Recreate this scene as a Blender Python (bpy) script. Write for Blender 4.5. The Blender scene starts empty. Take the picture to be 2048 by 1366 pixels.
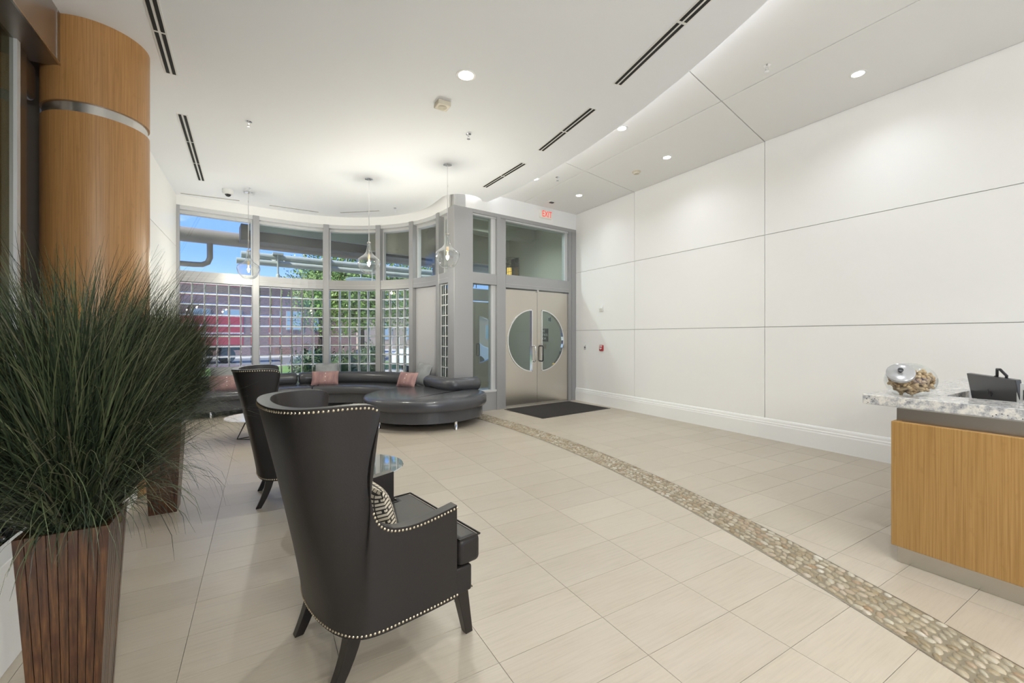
import bpy, math, random
from mathutils import Vector, Matrix
random.seed(7)
S = bpy.context.scene
COL = S.collection
pi = math.pi
def rad(a): return a*pi/180

# ------------------------------------------------------------------ camera
F, CX, HY, H = 854.0, 1024.0, 673.0, 1.445
cam_d = bpy.data.cameras.new('camera'); cam = bpy.data.objects.new('camera', cam_d); COL.objects.link(cam)
cam.location = (0, 0, H); cam.rotation_euler = (pi/2, 0, 0)
cam_d.sensor_fit = 'HORIZONTAL'; cam_d.sensor_width = 36.0; cam_d.lens = 36.0*F/2048
cam_d.shift_y = -(683.0-HY)/2048; cam_d.clip_start = 0.05; cam_d.clip_end = 400
S.camera = cam

# ------------------------------------------------------------------ sky, sun, exposure
W = bpy.data.worlds.new('world'); S.world = W; W.use_nodes = True
nt = W.node_tree; nt.nodes.clear()
def wn(t): return nt.nodes.new(t)
out = wn('ShaderNodeOutputWorld'); bg = wn('ShaderNodeBackground'); tc = wn('ShaderNodeTexCoord')
sep = wn('ShaderNodeSeparateXYZ'); nt.links.new(tc.outputs['Generated'], sep.inputs[0])
ramp = wn('ShaderNodeValToRGB'); nt.links.new(sep.outputs['Z'], ramp.inputs[0])
ramp.color_ramp.elements[0].position = 0.0; ramp.color_ramp.elements[0].color = (.42, .60, .92, 1)
ramp.color_ramp.elements[1].position = 0.6; ramp.color_ramp.elements[1].color = (.06, .15, .55, 1)
e = ramp.color_ramp.elements.new(0.16); e.color = (.17, .33, .78, 1)
mp = wn('ShaderNodeMapping'); mp.inputs['Scale'].default_value = (3.2, 3.2, 9.0); nt.links.new(tc.outputs['Generated'], mp.inputs[0])
nz = wn('ShaderNodeTexNoise'); nz.inputs['Scale'].default_value = 1.6; nz.inputs['Detail'].default_value = 7; nt.links.new(mp.outputs[0], nz.inputs[0])
cr = wn('ShaderNodeValToRGB'); cr.color_ramp.elements[0].position = 0.56; cr.color_ramp.elements[1].position = 0.74
nt.links.new(nz.outputs[0], cr.inputs[0])
mx = wn('ShaderNodeMix'); mx.data_type = 'RGBA'; nt.links.new(cr.outputs[0], mx.inputs[0])
nt.links.new(ramp.outputs[0], mx.inputs[6]); mx.inputs[7].default_value = (0.80, 0.82, 0.88, 1)
nt.links.new(mx.outputs[2], bg.inputs[0]); bg.inputs[1].default_value = 1.0
nt.links.new(bg.outputs[0], out.inputs[0])
sd = bpy.data.lights.new('sun', 'SUN'); sun = bpy.data.objects.new('sun', sd); COL.objects.link(sun)
sd.energy = 3.2; sd.angle = rad(1.0); sd.color = (1.0, 0.95, 0.88)
sun.rotation_euler = Vector((-.572, -.738, 1.1)).to_track_quat('Z', 'Y').to_euler(); sun.location = (-10, -12, 20)   # high sun from behind the building's left side
S.view_settings.view_transform = 'Standard'; S.view_settings.look = 'None'
S.view_settings.exposure = 0.97; S.view_settings.gamma = 1.0; S.view_settings.use_curve_mapping = False
LAMP = 1.55            # overall power of the room's lamps

# ------------------------------------------------------------------ frames of the room
AW, AE = math.atan2(501, 854), math.atan2(.598, .802)     # right wall frame (v,u), entrance wall frame (e,n)
HC, HP = 4.05, 4.22                                        # main ceiling, panelled ceiling
def Wp(v, u, z=0): return Vector((v*math.cos(AW)-u*math.sin(AW), v*math.sin(AW)+u*math.cos(AW), z))
def Ep(e, n, z=0): return Vector((e*math.cos(AE)-n*math.sin(AE), e*math.sin(AE)+n*math.cos(AE), z))
def toW(p): return (p.x*math.cos(AW)+p.y*math.sin(AW), -p.x*math.sin(AW)+p.y*math.cos(AW))
def toE(p): return (p.x*math.cos(AE)+p.y*math.sin(AE), -p.x*math.sin(AE)+p.y*math.cos(AE))
def fl(x, y, z=0):
    Y = (H-z)*F/(y-HY); return Vector(((x-CX)/F*Y, Y, z))
MW, ME = Matrix.Rotation(AW, 4, 'Z'), Matrix.Rotation(AE, 4, 'Z')

# ------------------------------------------------------------------ mesh builder
class B:
    def __init__(s): s.v = []; s.f = []; s.M = Matrix.Identity(4)
    def add(s, vs, fs):
        o = len(s.v); s.v += [tuple(s.M @ Vector(p)) for p in vs]; s.f += [tuple(i+o for i in f) for f in fs]; return s
    def box(s, x0, x1, y0, y1, z0, z1):
        return s.add([(x0,y0,z0),(x1,y0,z0),(x1,y1,z0),(x0,y1,z0),(x0,y0,z1),(x1,y0,z1),(x1,y1,z1),(x0,y1,z1)],
              [(0,3,2,1),(4,5,6,7),(0,1,5,4),(1,2,6,5),(2,3,7,6),(3,0,4,7)])
    def prism(s, poly, z0, z1):
        n = len(poly); a = sum(poly[i][0]*poly[(i+1)%n][1]-poly[(i+1)%n][0]*poly[i][1] for i in range(n))
        if a < 0: poly = poly[::-1]
        return s.add([(p[0],p[1],z0) for p in poly]+[(p[0],p[1],z1) for p in poly],
              [tuple(range(n))[::-1], tuple(range(n, 2*n))]+[(i,(i+1)%n,n+(i+1)%n,n+i) for i in range(n)])
    def lathe(s, prof, seg=24, axis=None, cap=True):
        n = len(prof); vs = []; fs = []
        for i in range(seg):
            a = 2*pi*i/seg
            for r, z in prof: vs.append((r*math.cos(a), r*math.sin(a), z))
        for i in range(seg):
            j = (i+1) % seg
            for k in range(n-1): fs.append((i*n+k, j*n+k, j*n+k+1, i*n+k+1))
        if cap:
            if prof[0][0] > 1e-5: fs.append(tuple(i*n for i in range(seg))[::-1])
            if prof[-1][0] > 1e-5: fs.append(tuple(i*n+n-1 for i in range(seg)))
        return s.add(vs, fs)
    def tube(s, path, r, seg=8, closed=False):
        path = [Vector(p) for p in path]; n = len(path); vs = []; fs = []; up = None
        for i, p in enumerate(path):
            if closed: t = path[(i+1) % n]-path[i-1]
            else: t = path[min(i+1, n-1)]-path[max(i-1, 0)]
            t.normalize()
            if up is None:
                up = Vector((0,0,1)) if abs(t.z) < .9 else Vector((1,0,0))
            a = t.cross(up).normalized(); b = a.cross(t).normalized(); up = b
            rr = r[i] if isinstance(r, (list, tuple)) else r
            for k in range(seg):
                q = 2*pi*k/seg; vs.append(tuple(p+a*math.cos(q)*rr+b*math.sin(q)*rr))
        m = n if closed else n-1
        for i in range(m):
            j = (i+1) % n
            for k in range(seg): fs.append((i*seg+k, i*seg+(k+1)%seg, j*seg+(k+1)%seg, j*seg+k))
        if not closed: fs += [tuple(range(seg))[::-1], tuple((n-1)*seg+k for k in range(seg))]
        return s.add(vs, fs)
    def grid(s, rows, closed=False):
        m = len(rows[0]); vs = [p for r in rows for p in r]; fs = []
        for i in range(len(rows)-1):
            for k in range(m if closed else m-1):
                fs.append((i*m+k, i*m+(k+1)%m, (i+1)*m+(k+1)%m, (i+1)*m+k))
        return s.add(vs, fs)
    def sphere(s, c, r, seg=12, rings=8):
        if not isinstance(r, (tuple, list)): r = (r, r, r)
        vs = [(c[0],c[1],c[2]-r[2])]; fs = []
        for j in range(1, rings):
            t = -pi/2+pi*j/rings
            for k in range(seg):
                a = 2*pi*k/seg; vs.append((c[0]+r[0]*math.cos(t)*math.cos(a), c[1]+r[1]*math.cos(t)*math.sin(a), c[2]+r[2]*math.sin(t)))
        vs.append((c[0],c[1],c[2]+r[2])); T = len(vs)-1
        for k in range(seg):
            fs.append((0, 1+(k+1)%seg, 1+k)); fs.append((T, T-seg+k, T-seg+(k+1)%seg))
        for j in range(rings-2):
            for k in range(seg): fs.append((1+j*seg+k, 1+j*seg+(k+1)%seg, 1+(j+1)*seg+(k+1)%seg, 1+(j+1)*seg+k))
        return s.add(vs, fs)
    def mesh(s, name, mat, smooth=False, angle=40):
        me = bpy.data.meshes.new(name); me.from_pydata(s.v, [], s.f); me.update()
        if mat: me.materials.append(mat)
        if smooth:
            me.polygons.foreach_set('use_smooth', [True]*len(me.polygons))
            if angle: me.set_sharp_from_angle(angle=rad(angle))
        return me
def link(name, me, parent=None, M=None):
    o = bpy.data.objects.new(name, me); COL.objects.link(o)
    if parent: o.parent = parent
    if M is not None: o.matrix_local = M
    return o
def bev(o, w, seg=2, ang=40):
    m = o.modifiers.new('bevel', 'BEVEL'); m.width = w; m.segments = seg; m.limit_method = 'ANGLE'; m.angle_limit = rad(ang); return o
def obj(name, b, mat, parent=None, smooth=False, bevel=0, seg=2, angle=40, M=None, label=None):
    o = link(name, b.mesh(name, mat, smooth, angle), parent, M)
    if bevel: bev(o, bevel, seg)
    if label: o['label'] = label
    return o
def tag(o, label=None, cat=None, group=None, kind=None):
    if label: o['label'] = label
    if cat: o['category'] = cat
    if group: o['group'] = group
    if kind: o['kind'] = kind
    return o
def thing(name, label, cat, M=None, group=None):
    o = bpy.data.objects.new(name, None); COL.objects.link(o); o.empty_display_size = .1
    if M is not None: o.matrix_world = M
    return tag(o, label, cat, group)
def struct(name, label, M=None):
    o = bpy.data.objects.new(name, None); COL.objects.link(o); o.empty_display_size = .1
    if M is not None: o.matrix_world = M
    return tag(o, label, None, None, 'structure')
def T(x, y, z, rz=0): return Matrix.Translation((x, y, z)) @ Matrix.Rotation(rz, 4, 'Z')
def Tv(p, rz=0): return Matrix.Translation(p) @ Matrix.Rotation(rz, 4, 'Z')
def copy_tree(o, parent=None):
    c = o.copy(); COL.objects.link(c); c.parent = parent
    for ch in list(o.children): copy_tree(ch, c)
    return c

# ------------------------------------------------------------------ materials
def mat(name, col, rough=.5, metal=0, spec=.5, emit=None, es=0, coat=0):
    m = bpy.data.materials.new(name); m.use_nodes = True; b = m.node_tree.nodes['Principled BSDF']
    b.inputs['Base Color'].default_value = (*col, 1); b.inputs['Roughness'].default_value = rough
    b.inputs['Metallic'].default_value = metal; b.inputs['Specular IOR Level'].default_value = spec
    b.inputs['Coat Weight'].default_value = coat
    if emit: b.inputs['Emission Color'].default_value = (*emit, 1); b.inputs['Emission Strength'].default_value = es
    return m
def N(m, t): return m.node_tree.nodes.new(t)
def L(m, a, b): m.node_tree.links.new(a, b)
def bsdf(m): return m.node_tree.nodes['Principled BSDF']
def coords(m, scale=(1,1,1), kind='Object', rot=(0,0,0), rnd=False):
    t = N(m, 'ShaderNodeTexCoord'); p = N(m, 'ShaderNodeMapping'); p.inputs['Scale'].default_value = scale; p.inputs['Rotation'].default_value = rot
    L(m, t.outputs[kind], p.inputs[0])
    if rnd:
        oi = N(m, 'ShaderNodeObjectInfo'); ml = N(m, 'ShaderNodeMath'); ml.operation = 'MULTIPLY'; ml.inputs[1].default_value = 37
        L(m, oi.outputs['Random'], ml.inputs[0]); cx = N(m, 'ShaderNodeCombineXYZ')
        L(m, ml.outputs[0], cx.inputs[0]); L(m, ml.outputs[0], cx.inputs[1]); L(m, cx.outputs[0], p.inputs['Location'])
    return p.outputs[0]
def noise(m, vec, scale=5, detail=4, rough=.5):
    n = N(m, 'ShaderNodeTexNoise'); n.inputs['Scale'].default_value = scale; n.inputs['Detail'].default_value = detail; n.inputs['Roughness'].default_value = rough
    if vec is not None: L(m, vec, n.inputs[0])
    return n.outputs[0]
def cramp(m, fac, stops, interp='LINEAR'):
    r = N(m, 'ShaderNodeValToRGB'); r.color_ramp.interpolation = interp; el = r.color_ramp.elements
    while len(el) < len(stops): el.new(.5)
    for e_, (p, c) in zip(el, stops): e_.position = p; e_.color = (*c, 1)
    L(m, fac, r.inputs[0]); return r.outputs[0]
def mixc(m, fac, a, b, blend='MIX'):
    x = N(m, 'ShaderNodeMix'); x.data_type = 'RGBA'; x.blend_type = blend
    for sock, val in ((0, fac), (6, a), (7, b)):
        if hasattr(val, 'links'): L(m, val, x.inputs[sock])
        elif isinstance(val, tuple): x.inputs[sock].default_value = (*val, 1)
        else: x.inputs[sock].default_value = val
    return x.outputs[2]
def bump(m, h, strength=.2, dist=.01):
    b = N(m, 'ShaderNodeBump'); b.inputs['Strength'].default_value = strength; b.inputs['Distance'].default_value = dist
    L(m, h, b.inputs['Height']); L(m, b.outputs[0], bsdf(m).inputs['Normal'])
def setc(m, c): L(m, c, bsdf(m).inputs['Base Color'])

WHITE = mat('white_paint', (.86, .86, .855), .55)
WALLP = mat('wall_panel', (.86, .855, .845), .45); bump(WALLP, noise(WALLP, coords(WALLP, (1,1,40)), 6, 3), .02, .002)
CEIL = mat('ceiling_paint', (.89, .91, .95), .7)
SEAM = mat('seam_grey', (.48, .47, .46), .6)
ALU = mat('aluminium_frame', (.38, .38, .385), .42, .5)
ALUL = mat('aluminium_frame_light', (.62, .625, .63), .38, .3)
STEEL = mat('brushed_steel', (.62, .60, .57), .26, 1.0); bump(STEEL, noise(STEEL, coords(STEEL, (2, 2, 220)), 4, 3), .04, .001)
DSTEEL = mat('bronzed_steel', (.42, .39, .36), .33, .95); bump(DSTEEL, noise(DSTEEL, coords(DSTEEL, (90, 2, 2)), 4, 3), .05, .001)
CHROME = mat('chrome', (.85, .85, .86), .09, 1.0)
BLACK = mat('black_plastic', (.018, .018, .02), .35)
DARK = mat('dark_recess', (.02, .02, .02), .8)
BEIGE = mat('beige_plastic', (.66, .60, .48), .45)
WPLAST = mat('white_plastic', (.82, .82, .80), .35)
RED = mat('red_enamel', (.42, .025, .03), .35)
# bamboo veneer
def woodm(name, c0, c1, c2, sc, rough=.38):
    m = mat(name, c1, rough); v = coords(m, sc, rnd=False)
    a = noise(m, v, 3, 5, .6); col = cramp(m, a, [(.3, c0), (.5, c1), (.72, c2)])
    v2 = coords(m, (sc[0]*.25, sc[1]*.25, sc[2]*8)); k = noise(m, v2, 3, 2)
    col = mixc(m, cramp(m, k, [(.62, (0,0,0)), (.75, (.35,.35,.35))]), col, c0)
    setc(m, col); bump(m, a, .05, .002); return m
BAMBOO = woodm('bamboo_veneer', (.28, .15, .046), (.365, .208, .070), (.43, .26, .098), (44, 44, .6))
BAMBOOD = woodm('bamboo_dark', (.30, .15, .05), (.40, .205, .07), (.47, .255, .095), (44, 44, .6))
# planter bamboo strips
PLANT = mat('planter_bamboo', (.12, .04, .015), .3, spec=.5, coat=.2)
v = coords(PLANT, (60, 60, 2), rnd=True); a = noise(PLANT, v, 2, 4, .6)
col = cramp(PLANT, a, [(.28, (.018, .007, .0035)), (.5, (.075, .030, .011)), (.72, (.155, .070, .025))])
v2 = coords(PLANT, (1.5, 1.5, 5), rnd=True); col = mixc(PLANT, cramp(PLANT, noise(PLANT, v2, 2, 2), [(.5, (0,0,0)), (.68, (.75,.75,.75))]), col, (.05, .014, .007))
setc(PLANT, col); bump(PLANT, a, .25, .004)
# floor tile: linear striations along each tile's length
TILE = mat('floor_tile', (.5, .45, .38), .33, spec=.45)
oi = N(TILE, 'ShaderNodeObjectInfo')
base = cramp(TILE, oi.outputs['Random'], [(0, (.40, .345, .265)), (.4, (.455, .395, .31)), (.75, (.42, .36, .285)), (1, (.48, .42, .335))])
a = noise(TILE, coords(TILE, (1.2, 22, 1), rnd=True), 3, 6, .65)
c_ = noise(TILE, coords(TILE, (2, 3, 1), rnd=True), 1.5, 3)
col = mixc(TILE, .35, base, cramp(TILE, a, [(.25, (.25, .22, .18)), (.5, (.42, .37, .305)), (.8, (.53, .475, .40))]))
col = mixc(TILE, cramp(TILE, c_, [(.35, (0,0,0)), (.7, (.3,.3,.3))]), col, (.48, .43, .37))
setc(TILE, col)
vb = coords(TILE, (4, 260, 1)); bump(TILE, noise(TILE, vb, 3, 4, .7), .12, .002)
L(TILE, cramp(TILE, a, [(.3, (.30,.30,.30)), (.7, (.42,.42,.42))]), bsdf(TILE).inputs['Roughness'])
GROUT = mat('grout', (.33, .295, .245), .8)
# pebbles
def pebm(name, isl):
    m = mat(name, (.5, .42, .3), .3)
    if isl: r = N(m, 'ShaderNodeNewGeometry').outputs['Random Per Island']
    else: r = N(m, 'ShaderNodeObjectInfo').outputs['Random']
    c = cramp(m, r, [(0, (.20, .15, .085)), (.2, (.31, .25, .16)), (.45, (.42, .37, .28)), (.6, (.24, .20, .13)), (.8, (.46, .42, .34)), (.92, (.28, .18, .10)), (1, (.54, .51, .44))])
    n = noise(m, coords(m, (1,1,1)), 60, 3); c = mixc(m, cramp(m, n, [(.4, (0,0,0)), (.7, (.35,.35,.35))]), c, (.30, .22, .13))
    setc(m, c); return m
PEB, PEBS = pebm('river_pebble', False), pebm('river_pebble_field', True)
PBED = mat('pebble_mortar', (.22, .185, .13), .75)
BPEB = mat('black_pebble', (.015, .015, .017), .18, spec=.6)
# granite
GRAN = mat('granite', (.6, .58, .55), .12, spec=.5)
g = coords(GRAN, (1,1,1)); n1 = noise(GRAN, g, 26, 8, .7); n2 = noise(GRAN, g, 70, 3, .6); n3 = noise(GRAN, g, 9, 4)
c = cramp(GRAN, n1, [(.30, (.16, .16, .175)), (.44, (.40, .40, .42)), (.56, (.66, .64, .60)), (.75, (.78, .74, .68))])
vo = N(GRAN, 'ShaderNodeTexVoronoi'); vo.inputs['Scale'].default_value = 62; L(GRAN, g, vo.inputs[0])
sp = cramp(GRAN, vo.outputs['Distance'], [(.16, (1,1,1)), (.26, (0,0,0))])
sp2 = mixc(GRAN, 1.0, sp, cramp(GRAN, n3, [(.48, (0,0,0)), (.6, (1,1,1))]), 'MULTIPLY')
c = mixc(GRAN, sp2, c, (.05, .045, .05)); setc(GRAN, c)
# leathers
def leather(name, col, rough, sc, st):
    m = mat(name, col, rough, spec=.5); v = coords(m, (1,1,1)); n = noise(m, v, sc, 4, .6); n2 = noise(m, v, 6, 3)
    mx_ = N(m, 'ShaderNodeMath'); mx_.operation = 'ADD'; L(m, n, mx_.inputs[0]); L(m, n2, mx_.inputs[1]); bump(m, mx_.outputs[0], st, .006); return m
SOFA = leather('sofa_leather', (.066, .067, .074), .22, 30, .16)
CHAIRL = leather('armchair_leather', (.022, .019, .018), .40, 160, .12); bsdf(CHAIRL).inputs['Specular IOR Level'].default_value = .3
LEGW = mat('dark_leg_wood', (.012, .009, .008), .3)
NAIL = mat('nailhead_brass', (.62, .54, .40), .28, 1.0)
def fabric(name, col, sc=180, c2=None, stretch=(1,1,1)):
    m = mat(name, col, .85, spec=.2); v = coords(m, stretch); n = noise(m, v, sc, 2); bump(m, n, .3, .003)
    k = noise(m, v, 7, 3); setc(m, cramp(m, k, [(.35, col), (.65, c2 or tuple(x*1.25 for x in col))])); return m
GREYF = fabric('grey_fabric', (.25, .26, .27), 150)
PINKF = fabric('pink_fabric', (.27, .16, .17), 150, (.40, .25, .235), (2, .6, .6))
PATF = mat('printed_fabric', (.6, .53, .42), .8)
br = N(PATF, 'ShaderNodeTexBrick'); br.inputs['Scale'].default_value = 14; br.inputs['Mortar Size'].default_value = .05; br.inputs['Color1'].default_value = (.62, .55, .43, 1)
br.inputs['Color2'].default_value = (.50, .43, .32, 1); br.inputs['Mortar'].default_value = (.03, .025, .02, 1); br.offset_frequency = 1; br.squash = .6; br.squash_frequency = 3
L(PATF, coords(PATF, (1,1,1), rot=(pi/2,0,0)), br.inputs[0]); setc(PATF, br.outputs[0])
# thin clear glass: transparent sheet with fresnel reflections
def glassm(name, tint=(.96, .98, .97), refl=1.0, rough=0, blend=.04, edge=.5, ex=3.2):
    m = bpy.data.materials.new(name); m.use_nodes = True; t = m.node_tree; t.nodes.clear()
    o = t.nodes.new('ShaderNodeOutputMaterial'); tr = t.nodes.new('ShaderNodeBsdfTransparent'); gl = t.nodes.new('ShaderNodeBsdfGlossy')
    tr.inputs[0].default_value = (*tint, 1); gl.inputs[0].default_value = (refl, refl, refl, 1); gl.inputs['Roughness'].default_value = rough
    lw = t.nodes.new('ShaderNodeLayerWeight'); lw.inputs[0].default_value = .5; mxs = t.nodes.new('ShaderNodeMixShader')
    pw = t.nodes.new('ShaderNodeMath'); pw.operation = 'POWER'; pw.inputs[1].default_value = ex
    ma = t.nodes.new('ShaderNodeMath'); ma.operation = 'MULTIPLY_ADD'; ma.inputs[1].default_value = edge; ma.inputs[2].default_value = blend; ma.use_clamp = True
    t.links.new(lw.outputs['Facing'], pw.inputs[0]); t.links.new(pw.outputs[0], ma.inputs[0]); t.links.new(ma.outputs[0], mxs.inputs[0])
    t.links.new(tr.outputs[0], mxs.inputs[1]); t.links.new(gl.outputs[0], mxs.inputs[2]); t.links.new(mxs.outputs[0], o.inputs[0]); return m
PANE = glassm('window_glass', (.96, .98, .975), .9, 0, .03)
TINTG = glassm('door_glass', (.80, .86, .83), .8, 0, .07)
JARG = glassm('jar_glass', (.95, .965, .965), .9, .02, .06, .6)
PENG = glassm('pendant_glass', (.90, .92, .92), 1.0, .04, .07, 1.0, 2.0)
TABG = glassm('table_glass', (.62, .68, .70), 1.0, .04, .55, .45)
WATG = glassm('water_wall_glass', (.62, .64, .56), .6, .08, .10, .6)
BLOCK = bpy.data.materials.new('glass_block'); BLOCK.use_nodes = True; t_ = BLOCK.node_tree; t_.nodes.clear()
o_ = t_.nodes.new('ShaderNodeOutputMaterial'); g_ = t_.nodes.new('ShaderNodeBsdfGlass'); g_.inputs['Color'].default_value = (.97, 1, .985, 1); g_.inputs['IOR'].default_value = 1.45
g_.inputs['Roughness'].default_value = .0; t_.links.new(g_.outputs[0], o_.inputs[0])
LENS = mat('lamp_lens', (.9, .9, .9), .5, emit=(1, .96, .88), es=14)
FILA = mat('filament', (1, .6, .2), .5, emit=(1, .62, .22), es=26)
BULBG = glassm('bulb_glass', (1, .90, .72), .8, 0, .05)
COVE = mat('cove_strip', (.9, .9, .9), .5, emit=(.95, .97, 1), es=20)
COVE2 = mat('pocket_strip', (.9, .9, .9), .5, emit=(1, .97, .93), es=5)
GRASS = mat('grass_blade', (.05, .08, .03), .42, spec=.35)
r_ = N(GRASS, 'ShaderNodeNewGeometry').outputs['Random Per Island']
setc(GRASS, cramp(GRASS, r_, [(0, (.012, .019, .011)), (.35, (.026, .040, .021)), (.6, (.048, .066, .031)), (.85, (.095, .115, .052)), (1, (.12, .11, .07))]))
LEAF = mat('tree_leaf', (.12, .22, .04), .5); r_ = N(LEAF, 'ShaderNodeNewGeometry').outputs['Random Per Island']
setc(LEAF, cramp(LEAF, r_, [(0, (.07, .14, .025)), (.5, (.16, .28, .05)), (1, (.30, .42, .10))]))
BUSHM = mat('shrub_leaf', (.04, .08, .02), .5); r_ = N(BUSHM, 'ShaderNodeNewGeometry').outputs['Random Per Island']
setc(BUSHM, cramp(BUSHM, r_, [(0, (.02, .045, .018)), (.6, (.05, .095, .03)), (1, (.10, .14, .05))]))
MOSS = mat('moss', (.13, .10, .03), .9); setc(MOSS, cramp(MOSS, noise(MOSS, coords(MOSS, (1,1,1)), 40, 5), [(.35, (.035, .03, .012)), (.6, (.16, .13, .045)), (.8, (.30, .24, .10))])); bump(MOSS, noise(MOSS, coords(MOSS), 90, 4), .9, .02)
BRICK = mat('far_brick', (.25, .12, .09), .8); bb = N(BRICK, 'ShaderNodeTexBrick'); bb.inputs['Scale'].default_value = 3
bb.inputs['Color1'].default_value = (.22, .13, .11, 1); bb.inputs['Color2'].default_value = (.30, .175, .145, 1); bb.inputs['Mortar'].default_value = (.34, .28, .26, 1); bb.inputs['Mortar Size'].default_value = .012
L(BRICK, coords(BRICK, (1,1,1), rot=(pi/2,0,0)), bb.inputs[0]); setc(BRICK, bb.outputs[0])
ASPH = mat('asphalt', (.16, .16, .16), .85); CONC = mat('concrete', (.46, .44, .40), .85)
LAWN = mat('lawn', (.12, .22, .05), .9); setc(LAWN, cramp(LAWN, noise(LAWN, coords(LAWN), 12, 5), [(.3, (.08, .17, .03)), (.7, (.20, .32, .08))]))
BARK = mat('bark', (.09, .065, .045), .9)
PIPE = mat('painted_pipe', (.30, .275, .235), .45)
CANOPY = mat('canopy_panel', (.33, .39, .37), .5)
LTGREEN = mat('pale_green_metal', (.42, .47, .42), .45)

# ================================================================== SETTING
# ---- floor: grout bed, tiles, pebble strip
VR, VL = 6.184, -1.35
floor = struct('floor', 'beige rectangular stone tile floor with thin grout joints')
floor.matrix_world = MW
obj('grout_bed', B().box(-2.6, 6.9, -6, 11.2, -.12, -.010), GROUT, floor)
TL, TWd, G = .6065, .302, .0011
def tile_mesh(nm, w, d):
    return B().box(G, w-G, G, d-G, -.011, 0).mesh(nm, TILE)
full = tile_mesh('tile', TL, TWd)
v0, u0 = -.306, 2.263
def inview(p, m=60):
    if p.y < .6: return False
    x = CX+F*p.x/p.y; y = HY+F*H/p.y
    return -m < x < 2048+m and y < 1366+m
cells = []; rest = B()
for i in range(-2, 12):
    va, vb = v0+i*TL, v0+(i+1)*TL
    if va >= VR-.01 or vb <= VL+.01: continue
    va2, vb2 = max(va, VL), min(vb, VR)
    for j in range(-26, 30):
        ua = u0+j*TWd
        c = Wp((va2+vb2)/2, ua+TWd/2); e_, n_ = toE(c)
        if n_ > 10.0: continue
        vis = any(inview(Wp(a, b)) for a in (va2, vb2) for b in (ua, ua+TWd)) and not (e_ > 3.9 and n_ > 7.1) \
              and not (n_ > 9.3) and (c.y < 9.6)
        if vis and vb2 > -.93: cells.append((c.length, va2, vb2, ua))
        else: rest.box(va2+G, vb2-G, ua+G, ua+TWd-G, -.011, 0)
cells.sort()
for k, (d_, va, vb, ua) in enumerate(cells):
    if k >= 298: rest.box(va+G, vb-G, ua+G, ua+TWd-G, -.011, 0); continue
    w = vb-va
    me = full if abs(w-TL) < 1e-4 else tile_mesh('tile', w, TWd)
    link('tile', me, floor, T(va, ua, 0))
tag(obj('tile_field', rest, TILE, floor), kind='stuff')
# pebble strip (circular arc)
SC = Vector((-11.10, -.525)); RI, RO = 13.235-.02, 13.535+.0
def arcp(r, a): return (SC.x+r*math.cos(a), SC.y+r*math.sin(a))
a0, a1 = math.atan2(-2.2, 13.3), math.atan2(8.75, 10.2)
strip = struct('trim_1', 'curved strip of river pebbles set into the tile floor')
NA = 70
angs = [a0+(a1-a0)*i/NA for i in range(NA+1)]
obj('mortar_bed', B().prism([arcp(RI, a) for a in angs]+[arcp(RO, a) for a in angs[::-1]], -.004, .0025), PBED, strip)
for nm, r in (('edge_trim', RI), ('edge_trim', RO)):
    obj(nm, B().prism([arcp(r-.002, a) for a in angs]+[arcp(r+.002, a) for a in angs[::-1]], -.004, .004), DSTEEL, strip)
def dome(sx, sy, sz, seg=9, rings=3, jag=.12):
    b = B(); vs = []; fs = []; ph = random.random()*6
    for j in range(rings):
        t = (pi/2)*j/rings
        for k in range(seg):
            q = 2*pi*k/seg; rr = 1+jag*math.sin(2*q+ph)+jag*.5*math.sin(3*q+ph*2)
            vs.append((sx*rr*math.cos(t)*math.cos(q), sy*rr*math.cos(t)*math.sin(q), sz*math.sin(t)))
    vs.append((0, 0, sz)); Tn = len(vs)-1
    for j in range(rings-1):
        for k in range(seg): fs.append((j*seg+k, j*seg+(k+1)%seg, (j+1)*seg+(k+1)%seg, (j+1)*seg+k))
    for k in range(seg): fs.append(((rings-1)*seg+k, (rings-1)*seg+(k+1)%seg, Tn))
    return b.add(vs, fs)
pmesh = [dome(.027*s, .0185*s2, .011).mesh('pebble', PEB, True, 0) for s, s2 in ((1,1), (.9,1.05), (1.1,.95), (.8,1.1), (1.15,1.1), (.95,.85))]
pts = []
RM = (RI+RO)/2; nrow = 7; dr = (RO-RI-.012)/nrow
for row in range(nrow):
    a = a0+random.random()*.003
    while a < a1:
        r = RI+.006+dr*(row+.5)+random.uniform(-.006, .006); st = random.uniform(.044, .058)
        p = arcp(r, a); pts.append((Vector((p[0], p[1])).length, p, a)); a += st/RM
pts = [q for q in pts if q[1][1] > .5]
pts.sort(key=lambda q: q[0]); far = B(); cnt = 0
for d_, p, a in pts:
    ang = a+pi/2+random.uniform(-.6, .6); s = random.uniform(.85, 1.12)
    vis = inview(Vector((p[0], p[1], 0)), 20)
    if cnt < 298 and vis:
        link('pebble', random.choice(pmesh), strip, T(p[0], p[1], .0015, ang) @ Matrix.Diagonal((s, s, random.uniform(.8, 1.1), 1))); cnt += 1
    else:
        far.M = T(p[0], p[1], .0015, ang) @ Matrix.Diagonal((s, s, 1, 1))
        q = dome(.026, .0185, .011, 7, 2); far.add(q.v, q.f)
tag(obj('pebble_field', far, PEBS, strip, True, angle=0), kind='stuff')

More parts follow.
